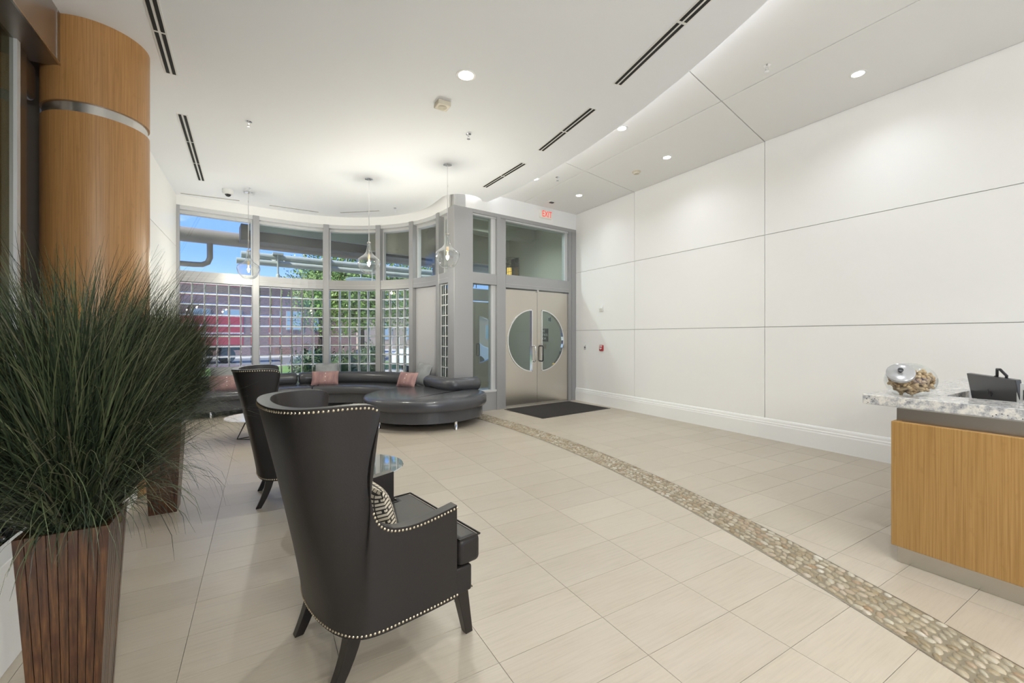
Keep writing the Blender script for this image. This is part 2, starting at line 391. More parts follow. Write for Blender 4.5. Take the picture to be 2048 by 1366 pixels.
# ---- right wall, panels, baseboard
wr = struct('wall_right', 'tall white panelled wall with thin shadow joints'); wr.matrix_world = MW
obj('backing', B().box(VR+.016, VR+.22, -6, 7.95, 0, 4.5), SEAM, wr)
us = [-6, -3.964, -1.501, .962, 3.425, 5.888, 7.70]; zs = [.26, 1.58, 2.89, 4.225]
for i in range(len(us)-1):
    for k in range(3):
        g_ = .004
        obj('wall_panel', B().box(VR, VR+.016, us[i]+g_, us[i+1]-g_, zs[k]+g_, zs[k+1]-g_), WALLP, wr)
bbd = struct('baseboard_right', 'tall white moulded baseboard along the panelled wall'); bbd.matrix_world = MW
prof = [(0, 0), (-.024, 0), (-.024, .20), (-.020, .214), (-.020, .232), (-.014, .24), (-.012, .268), (-.006, .285), (0, .29)]
b = B(); b.add([(VR+p[0], -6, p[1]) for p in prof]+[(VR+p[0], 7.68, p[1]) for p in prof],
      [(i, i+1, len(prof)+i+1, len(prof)+i) for i in range(len(prof)-1)]+[tuple(range(len(prof)))[::-1], tuple(range(len(prof), 2*len(prof)))])
obj('board', b, WHITE, bbd)

# ---- left wall (white) beyond the column, and the water wall this side of it
wl = struct('wall_left', 'narrow white wall between the wooden column and the window'); wl.matrix_world = MW
obj('backing', B().box(VL-.2, VL-.016, 5.15, 10.0, 0, 4.5), SEAM, wl)
for z0, z1 in ((0, 3.095), (3.103, 4.05)):
    obj('wall_panel', B().box(VL-.016, VL, 5.15, 9.93, z0, z1), WALLP, wl)
wb = struct('wall_back', 'white wall around the wide storefront opening behind the viewer'); wb.matrix_world = MW
obj('pier', B().box(-2.6, -1.9, -6.2, -6, 0, 4.5), WHITE, wb)
obj('pier', B().box(6.1, 6.9, -6.2, -6, 0, 4.5), WHITE, wb)
obj('lintel', B().box(-1.9, 6.1, -6.2, -6, 3.6, 4.5), WHITE, wb)
for vm in (-1.9, .1, 2.1, 4.1, 6.02):
    obj('mullion', B().box(vm, vm+.08, -6.16, -6.04, 0, 3.6), ALU, wb)
obj('light_leak_blocker', B().box(-2.75, -2.6, -6, 10.2, 0, 4.5), WHITE, wl)  # unseen wall added to stop sky light leaking in from the left
ww = struct('wall_water', 'glass water wall under a steel beam beside the column'); ww.matrix_world = MW
VG = -1.57
obj('glass_sheet', B().box(VG-.02, VG, -6, 4.56, .3, 3.66), WATG, ww)
VWALL = mat('taupe_paint', (.36, .32, .27), .6)
STONE = mat('rough_stone', (.30, .265, .21), .85); nv = noise(STONE, coords(STONE, (1,1,.35)), 9, 6, .7)
setc(STONE, cramp(STONE, nv, [(.3, (.10, .095, .07)), (.5, (.26, .24, .18)), (.7, (.42, .37, .28))])); bump(STONE, nv, .6, .03)
obj('stone_back', B().box(VG-.3, VG-.10, -6, 4.55, 0, 4.5), STONE, ww)
obj('steel_jamb', B().box(VG-.06, VG+.02, 4.55, 4.60, .3, 3.66), ALUL, ww)
obj('steel_jamb', B().box(VG-.10, VG-.0, 4.60, 4.76, .3, 3.66), DSTEEL, ww)
obj('pebbled_reveal', B().box(VG-.16, VG-.06, 4.76, 4.93, .3, 3.40), STONE, ww)
obj('reveal', B().box(VG-.22, VG-.10, 4.93, 5.3, .3, 4.5), VWALL, ww)
obj('end_bracket', B().box(VG-.12, VG-.02, 4.74, 5.0, 3.36, 3.66), DSTEEL, ww, bevel=.04, seg=4)
beam = struct('trim_2', 'brushed steel clad beam meeting the wooden column'); beam.matrix_world = MW
obj('beam', B().box(VG-.02, -1.40, -6, 4.86, 3.634, 4.06), DSTEEL, beam)
obj('seam_strip', B().box(-1.402, -1.396, 4.74, 4.748, 3.64, 4.05), CHROME, beam)
obj('edge_strip', B().box(-1.408, -1.394, -6, 4.86, 3.628, 3.640), STEEL, beam)
basin = struct('trim_3', 'low white ledge holding black pebbles under the water wall'); basin.matrix_world = MW
obj('front_panel', B().box(-1.05, -.95, -6, 5.0, 0, .468), WHITE, basin, bevel=.004)
obj('basin_floor', B().box(VG, -1.05, -6, 5.0, 0, .40), DARK, basin)
bpm = [dome(.042*s, .03*s2, .028, 10, 4, .06).mesh('black_pebble', BPEB, True, 0) for s, s2 in ((1,1), (.85,1.1), (1.15,.95))]
rows_ = [(vv, uu) for vv in [-1.09-.062*i for i in range(8)] for uu in [1.7+.083*j for j in range(34)]]
for vv, uu in rows_:
    if Wp(vv, uu).y < 1.2: continue
    link('black_pebble', random.choice(bpm), basin, T(vv+random.uniform(-.015,.015), uu+random.uniform(-.02,.02), .40+random.uniform(0,.015), random.uniform(0,6)))

# ---- wooden column
cD = 5.28; cc = Vector((-.696*cD, .718*cD, 0)); cR = .0666*cD
colm = struct('column_1', 'round bamboo clad column with a brushed steel band')
colm.location = cc
obj('lower_cladding', B().lathe([(cR, 0), (cR, 3.275)], 64, cap=True), BAMBOOD, colm, True)
obj('steel_band', B().lathe([(cR-.014, 3.27), (cR-.014, 3.365)], 64), STEEL, colm, True)
obj('upper_cladding', B().lathe([(cR, 3.36), (cR, 4.06)], 64), BAMBOOD, colm, True)
obj('base_ring', B().lathe([(cR+.001, 0), (cR+.001, .012)], 64), DARK, colm, True)

# ---- window bay: straight run, curved corner, return to the corner post
EC = (1.54, 7.65); RB = 2.3; EW0 = -.256; NW = 9.95; NE = 6.93
L1 = EC[0]-EW0; L2 = RB*pi/2; L3 = EC[1]-NE
def bay(s, off=0.0):     # position in (e,n); off > 0 outward
    if s <= L1: return (EW0+s, NW+off, 0.0)
    if s <= L1+L2:
        a = pi/2-(s-L1)/RB; return (EC[0]+(RB+off)*math.cos(a), EC[1]+(RB+off)*math.sin(a), a-pi/2)
    return (EC[0]+RB+off, EC[1]-(s-L1-L2), -pi/2)
def sa(deg): return L1+RB*rad(90-deg)
SM = [0.0, 1.006-EW0, sa(70.7), sa(43), sa(21.8), sa(-1)+0, L1+L2+L3]
SM[5] = L1+L2+.04
def srange(s0, s1, n): return [s0+(s1-s0)*i/n for i in range(n+1)]
def sweep(b, s0, s1, o0, o1, z0, z1, n=8):
    ss = srange(s0, s1, n)
    return b.prism([bay(s, o0)[:2] for s in ss]+[bay(s, o1)[:2] for s in ss[::-1]], z0, z1)
ZT = 3.87
EDGE = mat('block_edge_coat', (.90, .92, .91), .6)
MORT = mat('block_mortar', (.10, .105, .105), .6); MORT_SHINE = mat('block_mortar_edge_shine', (.88, .89, .89), .5); WSILL = mat('sill_paint', (.50, .50, .50), .5)  # bed mortar whitened so the refracting block edges look bright
desc = ['straight', 'gently curved', 'curved', 'narrow curved', 'upper', 'narrow end']
for k in range(6):
    w_ = struct('window_%d' % (k+1), 'grey framed %s bay with clear transom pane above %s' % (desc[k], 'a solid white panel' if k == 4 else 'glass blocks')); w_.matrix_world = ME
    s0, s1 = SM[k], SM[k+1]; hw = .055; a_, b_ = s0+hw, s1-hw
    if k == 0: a_ = s0+.03
    if k == 5: b_ = s1-.10
    # mullion at the right end of the bay
    if k < 5:
        e_, n_, r_ = bay(s1); obj('mullion', B().box(-.055, .055, -.005, .26, 0, ZT+.005), ALU, w_, M=T(e_, n_, 0, r_), bevel=.003)
    if k == 0: e_, n_, r_ = bay(0); obj('mullion', B().box(-.0, .05, .0, .26, 0, ZT), ALU, w_, M=T(e_, n_, 0, r_))
    obj('head_rail', sweep(B(), a_, b_, .02, .24, 3.80, ZT), ALUL, w_)
    obj('head_reveal', sweep(B(), a_, b_, .12, .24, 3.745, 3.80), ALUL, w_)
    obj('transom_rail', sweep(B(), a_, b_, .012, .24, 2.47, 2.67), ALU, w_)
    obj('rail_groove', sweep(B(), a_, b_, .009, .02, 2.555, 2.561), SEAM, w_)
    for sa_, sb_ in ((a_, a_+.02), (b_-.02, b_)):
        obj('stop', sweep(B(), sa_, sb_, .12, .22, 2.67, 3.75, 1), ALUL, w_)
    obj('pane', sweep(B(), a_+.01, b_-.01, .155, .161, 2.65, 3.77), PANE, w_)
    obj('sill', sweep(B(), a_, b_, .0, .24, 0, .25), WSILL, w_)
    if k == 4:
        obj('solid_panel', sweep(B(), a_, b_, .10, .16, .24, 2.48), mat('panel_white', (.50, .50, .52), .4), w_)
        continue
    nc = [6, 6, 5, 4, 0, 3][k]; nr = 11; zb, zt = .25, 2.455; cw = (b_-a_-.012)/nc; ch = (zt-zb)/nr; gp = .0045
    bm = B().box(-cw/2+gp, cw/2-gp, .06, .155, -ch/2+gp, ch/2-gp).mesh('glass_block', BLOCK)
    bm.materials.append(EDGE)
    for pg in bm.polygons:
        if abs(pg.normal.y) < .5: pg.material_index = 1
    for i in range(nc):
        e_, n_, r_ = bay(a_+.006+cw*(i+.5))
        for j in range(nr):
            o = link('glass_block', bm, w_, T(e_, n_, zb+ch*(j+.5), r_)); bev(o, .014, 3)
    mb = B()
    for i in range(nc+1):
        e_, n_, r_ = bay(a_+.006+cw*i); mb.M = T(e_, n_, 0, r_); mb.box(-gp, gp, .075, .14, zb, zt)
    mb.M = Matrix.Identity(4)
    hb_ = B()
    for j in range(nr+1): sweep(hb_, a_, b_, .075, .14, zb+ch*j-gp, zb+ch*j+gp)
    obj('mortar_joints', mb, MORT, w_); obj('mortar_beds', hb_, MORT_SHINE, w_)
    for sa_, sb_ in ((a_, a_+.006), (b_-.006, b_)): obj('block_stop', sweep(B(), sa_, sb_, .05, .17, .25, 2.47, 1), ALUL, w_)
# soffit above the bay
wf = struct('wall_front', 'white soffit above the curved window bay'); wf.matrix_world = ME
obj('soffit', sweep(B(), -.05, L1+L2+L3-.0, .0, .24, ZT, 4.6, 60), WHITE, wf)

# ---- entrance wall
we = struct('wall_end', 'grey metal entrance wall with white header and sidelight'); we.matrix_world = ME
obj('header', B().box(3.84, 7.05, NE, NE+.2, ZT, 4.6), WHITE, we)
obj('corner_post', B().box(3.84, 4.245, NE, NE+.24, 0, ZT), ALU, we, bevel=.003)
obj('head_rail', B().box(4.245, 6.99, NE+.0, NE+.2, 3.80, ZT), ALU, we)
obj('head_reveal', B().box(4.26, 6.83, NE+.03, NE+.2, 3.77, 3.80), ALUL, we)
obj('mullion', B().box(4.80, 4.885, NE-.002, NE+.2, 0, 3.80), ALU, we, bevel=.003)
obj('mullion', B().box(4.89, 5.02, NE+.01, NE+.2, 0, 3.80), ALU, we, bevel=.003)
obj('jamb', B().box(6.77, 6.86, NE+.01, NE+.2, 0, 3.80), ALU, we, bevel=.003)
obj('jamb', B().box(6.86, 6.995, NE-.002, NE+.2, 0, 3.80), ALU, we, bevel=.003)
obj('sidelight_rail', B().box(4.245, 4.80, NE+.005, NE+.2, 2.46, 2.67), ALU, we, bevel=.003)
obj('sidelight_sill', B().box(4.245, 4.80, NE+.01, NE+.2, .36, .40), ALUL, we)
obj('sidelight_kick_panel', B().box(4.245, 4.80, NE+.02, NE+.2, 0, .36), ALU, we)
for z0, z1 in ((2.67, 3.77), (.40, 2.46)):
    obj('reveal_stop', B().box(4.70, 4.80, NE+.06, NE+.16, z0, z1), ALUL, we)
    obj('pane', B().box(4.245, 4.75, NE+.10, NE+.106, z0, z1), TINTG if z0 > 1 else TINTG, we)
obj('door_head', B().box(5.02, 6.77, NE+.005, NE+.2, 2.43, 2.69), ALU, we, bevel=.003)
obj('head_groove', B().box(5.02, 6.77, NE+.001, NE+.02, 2.50, 2.507), SEAM, we)
obj('reveal_stop', B().box(6.70, 6.77, NE+.06, NE+.16, 2.69, 3.77), ALUL, we)
obj('pane', B().box(5.02, 6.72, NE+.10, NE+.106, 2.69, 3.77), TINTG, we)
obj('threshold', B().box(5.02, 6.77, NE-.06, NE+.16, 0, .018), STEEL, we, bevel=.005)
obj('door_coordinator', B().box(5.84, 5.89, NE+.01, NE+.04, 2.385, 2.43), STEEL, we)
DOORM = mat('door_steel', (.60, .565, .51), .24, 1.0); bump(DOORM, noise(DOORM, coords(DOORM, (1.5, 1.5, 160)), 4, 3), .05, .001)
def door(name, label, e0, e1, es, n0, side, handle=True, z0=.022, z1=2.40, zc=1.36, r=.655):
    # side -1: window bulges toward e0 (left leaf); +1: toward e1
    d = struct(name, label); d.matrix_world = ME
    NT = 24; th = [(-pi/2+pi*i/NT) for i in range(NT+1)]
    eo = e0 if side < 0 else e1; ei = e1 if side < 0 else e0
    b = B()
    for nn_, flip in ((n0, False), (n0+.045, True)):
        q = []
        for i in range(NT):
            pa = (es+side*r*math.cos(th[i]), zc+r*math.sin(th[i])); pb = (es+side*r*math.cos(th[i+1]), zc+r*math.sin(th[i+1]))
            q.append([(eo, pa[1]), pa, pb, (eo, pb[1])])
        q += [[(e0, z0), (e1, z0), (e1, zc-r), (e0, zc-r)], [(e0, zc+r), (e1, zc+r), (e1, z1), (e0, z1)], [(es, zc-r), (ei, zc-r), (ei, zc+r), (es, zc+r)]]
        for f in q:
            b.add([(p[0], nn_, p[1]) for p in f], [(0, 1, 2, 3)])
    for (ea, eb) in (((e0, z0), (e0, z1)), ((e1, z0), (e1, z1)), ((e0, z1), (e1, z1)), ((e0, z0), (e1, z0))):
        b.add([(ea[0], n0, ea[1]), (eb[0], n0, eb[1]), (eb[0], n0+.045, eb[1]), (ea[0], n0+.045, ea[1])], [(0,1,2,3)])
    obj('leaf', b, DOORM, d)
    outl = [(es, zc-r)]+[(es+side*r*math.cos(t), zc+r*math.sin(t)) for t in th]+[(es, zc+r)]
    rim = B(); k_ = len(outl)
    inner = [(es+side*.0, zc-r+.03)]+[(es+side*(r-.022)*math.cos(t), zc+(r-.022)*math.sin(t)) for t in th]+[(es, zc+r-.03)]
    rim.grid([[(p[0], n0-.010, p[1]) for p in outl], [(p[0], n0-.010, p[1]) for p in inner], [(p[0], n0+.055, p[1]) for p in inner], [(p[0], n0+.055, p[1]) for p in outl], [(p[0], n0-.010, p[1]) for p in outl]])
    rim.box(min(es, es+side*.022), max(es, es+side*.022), n0-.010, n0+.055, zc-r, zc+r)
    obj('window_rim', rim, CHROME, d)
    gp_ = [(es+side*(r-.01)*math.cos(t), zc+(r-.01)*math.sin(t)) for t in th]
    g = B(); g.add([(p[0], n0+.02, p[1]) for p in gp_]+[(p[0], n0+.026, p[1]) for p in gp_], [tuple(range(len(gp_))), tuple(range(len(gp_), 2*len(gp_)))[::-1]])
    obj('glass', g, TINTG, d)
    if handle:
        eh = ei+side*.10; zh0, zh1 = .92, 1.245
        for yy in (-1, 1):
            n_a = n0 if yy < 0 else n0+.045; n_b = n_a+yy*.07
            path = [(eh, n_a, zh0), (eh, n_b-yy*.02, zh0), (eh, n_b, zh0+.02), (eh, n_b, zh1-.02), (eh, n_b-yy*.02, zh1), (eh, n_a, zh1)]
            obj('pull_handle', B().tube(path, .015, 10), CHROME if side < 0 else BLACK, d, True)
    return d
door('door_1', 'left stainless steel entrance door with half round window', 5.024, 5.862, 5.735, NE+.04, -1)
door('door_2', 'right stainless steel entrance door with half round window', 5.868, 6.766, 5.985, NE+.04, 1)
# vestibule behind
wv = struct('wall_vestibule', 'off white vestibule walls and ceiling beyond the entrance doors'); wv.matrix_world = ME
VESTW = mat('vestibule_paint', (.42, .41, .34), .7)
q0, q1 = toE(Wp(VR, 7.72)), toE(Wp(VR, 10.9))
obj('side_wall', B().prism([q0, q1, (q1[0]+.2, q1[1]), (q0[0]+.2, q0[1])], 0, 4.5), VESTW, wv)
obj('ceiling_slab', B().prism([(3.84, NE+.2), (7.6, NE+.2), (7.6, 10.1), (3.84, 10.1)], 4.25, 4.4), VESTW, wv)
obj('outer_header', B().box(3.3, 7.45, 9.95, 10.1, 3.45, 4.4), VESTW, wv)
obj('outer_frame', B().box(4.95, 5.30, 9.93, 10.08, 0, 3.45), ALU, wv)
obj('outer_frame', B().box(7.05, 7.40, 9.93, 10.08, 0, 3.45), ALU, wv)
obj('outer_frame', B().box(5.30, 7.05, 9.93, 10.08, 2.43, 2.75), ALU, wv)
obj('beam', B().box(3.84, 7.4, 8.6, 8.95, 3.95, 4.25), VESTW, wv)
obj('outer_transom_pane', B().box(5.3, 7.05, 10.0, 10.006, 2.75, 3.45), PANE, wv)
obj('outer_side_pane', B().box(3.9, 4.95, 10.0, 10.006, .3, 3.45), PANE, wv)
door('door_3', 'left outer vestibule door with half round window', 5.31, 6.165, 6.05, 9.98, -1)
door('door_4', 'right outer vestibule door with half round window', 6.175, 7.045, 6.30, 9.98, 1)

# ---- ceilings
cl = struct('ceiling', 'white ceiling with a curved edge and a panelled strip beside the wall')
CE_C = None
cpts = [fl(1537, 0, HC), fl(1377.8, 141.2, HC), fl(1130, 325.5, HC), fl(975, 404, HC)]
# circle through three of them
def circ(a, b, c):
    ax, ay, bx, by, cx_, cy_ = a.x, a.y, b.x, b.y, c.x, c.y
    d = 2*(ax*(by-cy_)+bx*(cy_-ay)+cx_*(ay-by))
    ux = ((ax*ax+ay*ay)*(by-cy_)+(bx*bx+by*by)*(cy_-ay)+(cx_*cx_+cy_*cy_)*(ay-by))/d
    uy = ((ax*ax+ay*ay)*(cx_-bx)+(bx*bx+by*by)*(ax-cx_)+(cx_*cx_+cy_*cy_)*(bx-ax))/d
    return Vector((ux, uy)), math.hypot(ax-ux, ay-uy)
KC, KR = circ(cpts[0], (cpts[1]+cpts[2])/2 if False else cpts[2], cpts[3])
ta, tb = math.atan2(-6-KC.y, 4), math.atan2(cpts[3].y-KC.y, cpts[3].x-KC.x)
ta = -rad(28)
edge = [(KC.x+KR*math.cos(t), KC.y+KR*math.sin(t)) for t in srange(ta, tb, 60)]
poly = list(edge)
hc = Ep(4.12, 7.16); hr = .40                      # round pocket around the corner post
ang0 = math.atan2(Ep(4.47, NE).y-hc.y, Ep(4.47, NE).x-hc.x); ang1 = math.atan2(Ep(3.72, 7.16).y-hc.y, Ep(3.72, 7.16).x-hc.x)
if ang1 > ang0: ang1 -= 2*pi
poly += [tuple(Ep(4.52, NE)[:2])]
poly += [(hc.x+hr*math.cos(t), hc.y+hr*math.sin(t)) for t in srange(ang0, ang1, 16)]
sP0, sP1 = L1+L2*.72, L1+L2+(EC[1]-7.17)
poly += [tuple(Ep(*bay(s, -.12*(max(0, (s-sP0)/(sP1-sP0)))**1.4)[:2])[:2]) for s in srange(sP1, 0, 60)]
poly += [tuple(Wp(VL-.3, 9.95)[:2]), tuple(Wp(VL-.3, 5.0)[:2]), tuple(Wp(-2.6, 5.0)[:2]), tuple(Wp(-2.6, -6)[:2])]
poly += [tuple(Wp(3.2, -6)[:2])]
obj('main_ceiling', B().prism(poly, HC, HC+.07), CEIL, cl)
obj('upper_slab', B().prism([tuple(Wp(a, b)[:2]) for a, b in ((-3, -6.3), (7, -6.3), (7, 8.0), (3.0, 11.5), (-3, 11.5))], HP+.012, HP+.25), SEAM, cl)
pc = mat('ceiling_panel', (.85, .845, .835), .6)
def su(k, v_): return us2[k]+.22*(v_-VR)
us2 = [-6.4, -3.964, -1.501, .962, 3.425, 5.888, 8.35, 10.8]
for k in range(len(us2)-1):
    for va, vb in ((-3.0, 1.7), (1.7, 4.68), (4.68, VR)):
        g_ = .006
        p4 = [Wp(va+g_, su(k, va)+g_), Wp(vb-g_, su(k, vb)+g_), Wp(vb-g_, su(k+1, vb)-g_), Wp(va+g_, su(k+1, va)-g_)]
        obj('ceiling_panel', B().prism([tuple(p[:2]) for p in p4], HP, HP+.012), pc, cl)
cov = [(KC.x+(KR-.10)*math.cos(t), KC.y+(KR-.10)*math.sin(t), HC+.078) for t in srange(-rad(10), tb-.01, 40)]
obj('cove_light_strip', B().tube(cov, .008, 6), COVE, cl)
obj('pocket_light_strip', B().tube([(hc.x+(hr+.05)*math.cos(t), hc.y+(hr+.05)*math.sin(t), HC+.085) for t in srange(ang0, ang1, 16)], .008, 6), COVE2, cl)

# ================================================================== CEILING FIXTURES
def lamp(name, kind, power, loc, parent, col=(.89, .95, 1.0), size=.05, spot=None, blend=.6, rot=(0,0,0)):
    d = bpy.data.lights.new(name, kind); d.energy = power*LAMP; d.color = col
    if kind in ('POINT', 'SPOT'): d.shadow_soft_size = size
    if kind == 'SPOT': d.spot_size = rad(spot); d.spot_blend = blend
    o = bpy.data.objects.new(name, d); COL.objects.link(o); o.parent = parent; o.location = loc; o.rotation_euler = rot
    return o
def downlight(p, z, label, power, group, r=.055, spot=150):
    t = thing('downlight', label, 'downlight', T(p.x, p.y, z), group)
    obj('trim_ring', B().lathe([(r, -.002), (r+.022, -.004), (r+.024, 0), (r, .0)], 28, cap=False), WPLAST, t, True)
    obj('lens', B().lathe([(0.0001, -.0015), (r, -.0015)], 24, cap=False), LENS, t)
    lamp('downlight_lamp', 'SPOT', power, (0, 0, -.02), t, spot=spot, size=.08, blend=1.0)
    return t
PD = 15
downlight(fl(932, 151, HC), HC, 'bright round downlight in the flat ceiling above the armchairs', 60, 'recessed downlights', .075, 150)
for (x, y, lb) in ((1716, 148, 'round downlight in the panelled ceiling nearest the reception desk'), (1244, 257, 'round downlight at the curved ceiling edge left of the long joint'),
                   (1334, 315, 'round downlight in the panelled ceiling over the middle of the wall'), (1070, 358, 'small downlight by the far end of the curved ceiling edge'),
                   (1158, 391, 'round downlight in the panelled ceiling nearest the exit sign')):
    downlight(fl(x, y, HP), HP, lb, PD, 'recessed downlights')
for k, (v_, u_) in enumerate(((5.43, -.4), (4.15, 1.1), (5.43, -2.9), (4.15, -.9), (4.2, -3.4))):  # unseen downlights added in the panelled ceiling to help light the room
    downlight(Wp(v_, u_), HP, 'added fill downlight out of view in the panelled ceiling', PD*.4, 'added fill downlights out of view')
for k, (v_, u_) in enumerate(((2.0, .6), (.3, -1.4), (2.2, -2.2), (.3, -4.0), (2.2, -4.6))):  # more added lamps out of view, flat ceiling, for fill light
    downlight(Wp(v_, u_), HC, 'added fill downlight out of view in the flat ceiling', 60, 'added fill downlights out of view', .075, 150)
# linear slot diffusers
def diffuser(pa, pb, label, w=.105, slots=2, z=HC):
    d = pb-pa; ln = d.length; m = (pa+pb)/2
    t = thing('slot_diffuser', label, 'air diffuser', T(m.x, m.y, z, math.atan2(d.y, d.x)), 'linear air diffusers in the ceiling')
    obj('frame', B().box(-ln/2, ln/2, -w/2, w/2, -.004, 0), WPLAST, t)
    n = max(1, round(ln/.75))
    for s_ in range(slots):
        yc = (s_-(slots-1)/2)*w*.46
        for k in range(n):
            x0, x1 = -ln/2+ln*k/n+.015, -ln/2+ln*(k+1)/n-.015
            obj('slot', B().box(x0, x1, yc-w*.13, yc+w*.13, -.0075, -.0035), DARK, t)
    return t
def F4(x, y): return fl(x, y, HC)
diffuser(F4(1319+210, -103-160) if False else F4(1416, -6)+(F4(1416, -6)-F4(1237, 166))*.55, F4(1234, 169), 'long two slot air diffuser at the top right of the flat ceiling')
diffuser(F4(1187, 216), F4(1081, 301), 'two slot air diffuser along the curved edge in the middle')
diffuser(F4(1048, 326), F4(969, 374), 'two slot air diffuser along the curved edge nearest the entrance')
pa, pb = F4(299, -10), F4(343, 148)
diffuser(pa+(pa-pb)*.8, pb, 'two slot air diffuser in the ceiling beside the wooden column')
diffuser(F4(364, 228), F4(403, 361), 'two slot air diffuser in the ceiling beside the white left wall')
def slimslot(pa, pb, label):
    d = pb-pa; ln = d.length; m = (pa+pb)/2
    t = thing('slot_diffuser', label, 'air diffuser', T(m.x, m.y, HC, math.atan2(d.y, d.x)), 'slim air slots along the window')
    obj('frame', B().box(-ln/2, ln/2, -.03, .03, -.004, 0), WPLAST, t)
    obj('slot', B().box(-ln/2+.01, ln/2-.01, -.018, .018, -.0065, -.0035), mat('slot_grey', (.35, .35, .35), .6), t)
slimslot(F4(360, 386), F4(480, 401), 'slim ceiling slot at the left end of the window')
slimslot(F4(538, 410), F4(638, 424), 'slim ceiling slot over the second window bay')
slimslot(F4(680, 425), F4(759, 421), 'slim ceiling slot over the curved window bay')
# sprinklers
def sprinkler(p, z, label):
    t = thing('sprinkler', label, 'sprinkler', T(p.x, p.y, z), 'fire sprinklers')
    obj('escutcheon', B().lathe([(.032, 0), (.034, -.006), (.012, -.012), (.010, -.03)], 16), CHROME, t, True)
    obj('frame', B().tube([(.008, 0, -.028), (.014, 0, -.045), (.004, 0, -.062)], .0035, 6).tube([(-.008, 0, -.028), (-.014, 0, -.045), (-.004, 0, -.062)], .0035, 6), CHROME, t, True)
    obj('deflector', B().lathe([(.0001, -.062), (.022, -.063), (.022, -.066), (.0001, -.067)], 16, cap=False), CHROME, t)
for x, y, z, lb in ((498, 243, HC, 'chrome sprinkler in the flat ceiling right of the column'), (937, 268, HC, 'chrome sprinkler below the square ceiling speaker'), (498, 376, HC, 'small sprinkler beside the leftmost pendant canopy'),
                    (790, 416, HC, 'tiny sprinkler over the curved window bay'), (1534, 130, HP, 'chrome sprinkler in the panelled ceiling at the right'), (1115, 354, HP, 'small sprinkler in the panelled ceiling near the entrance')):
    sprinkler(fl(x, y, z), z, lb)
# beige square speaker and detector
p = F4(885, 206); t = thing('ceiling_speaker', 'beige square sounder box on the flat ceiling', 'speaker', T(p.x, p.y, HC, AW))
obj('body', B().box(-.075, .075, -.075, .075, -.05, 0), BEIGE, t, bevel=.01); obj('grille', B().lathe([(.0001, -.056), (.045, -.054), (.05, -.05)], 20, cap=False), BEIGE, t, True)
p = fl(1273, 343, HP); t = thing('smoke_detector', 'beige round detector in the panelled ceiling above the wall', 'detector', T(p.x, p.y, HP))
obj('base', B().lathe([(.07, 0), (.072, -.012), (.06, -.02)], 24), BEIGE, t, True); obj('sensor', B().lathe([(.05, -.018), (.046, -.04), (.0001, -.044)], 24), BEIGE, t, True)
p = fl(1102, 404, HP); t = thing('ceiling_sensor', 'small dark sensor in the ceiling above the exit sign', 'sensor', T(p.x, p.y, HP, AE))
obj('plate', B().box(-.09, .09, -.05, .05, -.006, 0), WPLAST, t); obj('eye', B().box(-.03, .06, -.035, .03, -.02, -.005), BLACK, t, bevel=.006)
p = F4(456, 380); t = thing('dome_camera', 'white security camera on the ceiling near the window', 'camera', T(p.x, p.y, HC))
obj('housing', B().lathe([(.085, 0), (.088, -.05), (.075, -.072), (.05, -.08)], 28), WPLAST, t, True)
obj('dome', B().sphere((0, 0, -.07), (.05, .05, .05), 18, 10), mat('smoked_dome', (.04, .04, .045), .08), t, True); obj('lens', B().sphere((.02, -.035, -.095), .018, 10, 8), BLACK, t, True)
# pendants
def pendant():
    t = thing('pendant_lamp', 'x', 'pendant lamp', None, 'clear glass pendant lamps')
    obj('canopy', B().lathe([(.001, 0), (.065, 0), (.065, -.018), (.03, -.028), (.008, -.03)], 28), CHROME, t, True)
    obj('rod', B().tube([(0, 0, -.02), (0, 0, -1.10)], .007, 8), CHROME, t, True)
    zt = -1.06
    prof = [(.028, zt), (.031, zt-.05), (.037, zt-.11), (.052, zt-.16), (.085, zt-.205), (.14, zt-.245), (.175, zt-.275), (.185, zt-.30), (.183, zt-.335), (.168, zt-.395), (.135, zt-.455), (.095, zt-.495), (.055, zt-.508), (.0005, zt-.510)]
    obj('glass_shade', B().lathe(prof, 40, cap=False), PENG, t, True, angle=0)
    obj('rim_cap', B().lathe([(.030, zt+.012), (.034, zt+.008), (.034, zt-.012), (.028, zt-.014)], 20), STEEL, t, True)
    obj('stem', B().tube([(0, 0, zt), (0, 0, zt-.2)], .006, 8), STEEL, t, True)
    obj('socket', B().lathe([(.016, zt-.19), (.019, zt-.20), (.019, zt-.25), (.014, zt-.26)], 16), mat('brass_socket', (.45, .33, .18), .3, 1.0), t, True)
    bu = obj('bulb', B().lathe([(.013, zt-.258), (.020, zt-.28), (.027, zt-.33), (.025, zt-.365), (.012, zt-.388), (.0005, zt-.392)], 18, cap=False), BULBG, t, True, angle=0)
    obj('filament', B().tube([(.006*math.cos(k*1.6), .006*math.sin(k*1.6), zt-.275-.004*k) for k in range(22)], .0028, 5), FILA, bu)
    return t
pen0 = pendant()
PX = [(F4(497, 384), 'clear glass pendant lamp hanging before the leftmost window mullion', 15), (F4(738, 357), 'clear glass pendant lamp in front of the curved window bay', 27), (F4(895, 328), 'clear glass pendant lamp hanging nearest the corner post', 26)]
PX += [(Wp(a, b, HC), 'added fill pendant lamp out of view behind the viewer', 60) for a, b in ((.3, -1.8), (1.5, -2.9), (.2, -4.2), (1.7, -5.0))]  # unseen pendants added behind the viewer to brighten the ceiling
for k, (p, lb, pw_) in enumerate(PX):
    t = pen0 if k == 0 else copy_tree(pen0)
    t.matrix_world = T(p.x, p.y, HC); t['label'] = lb
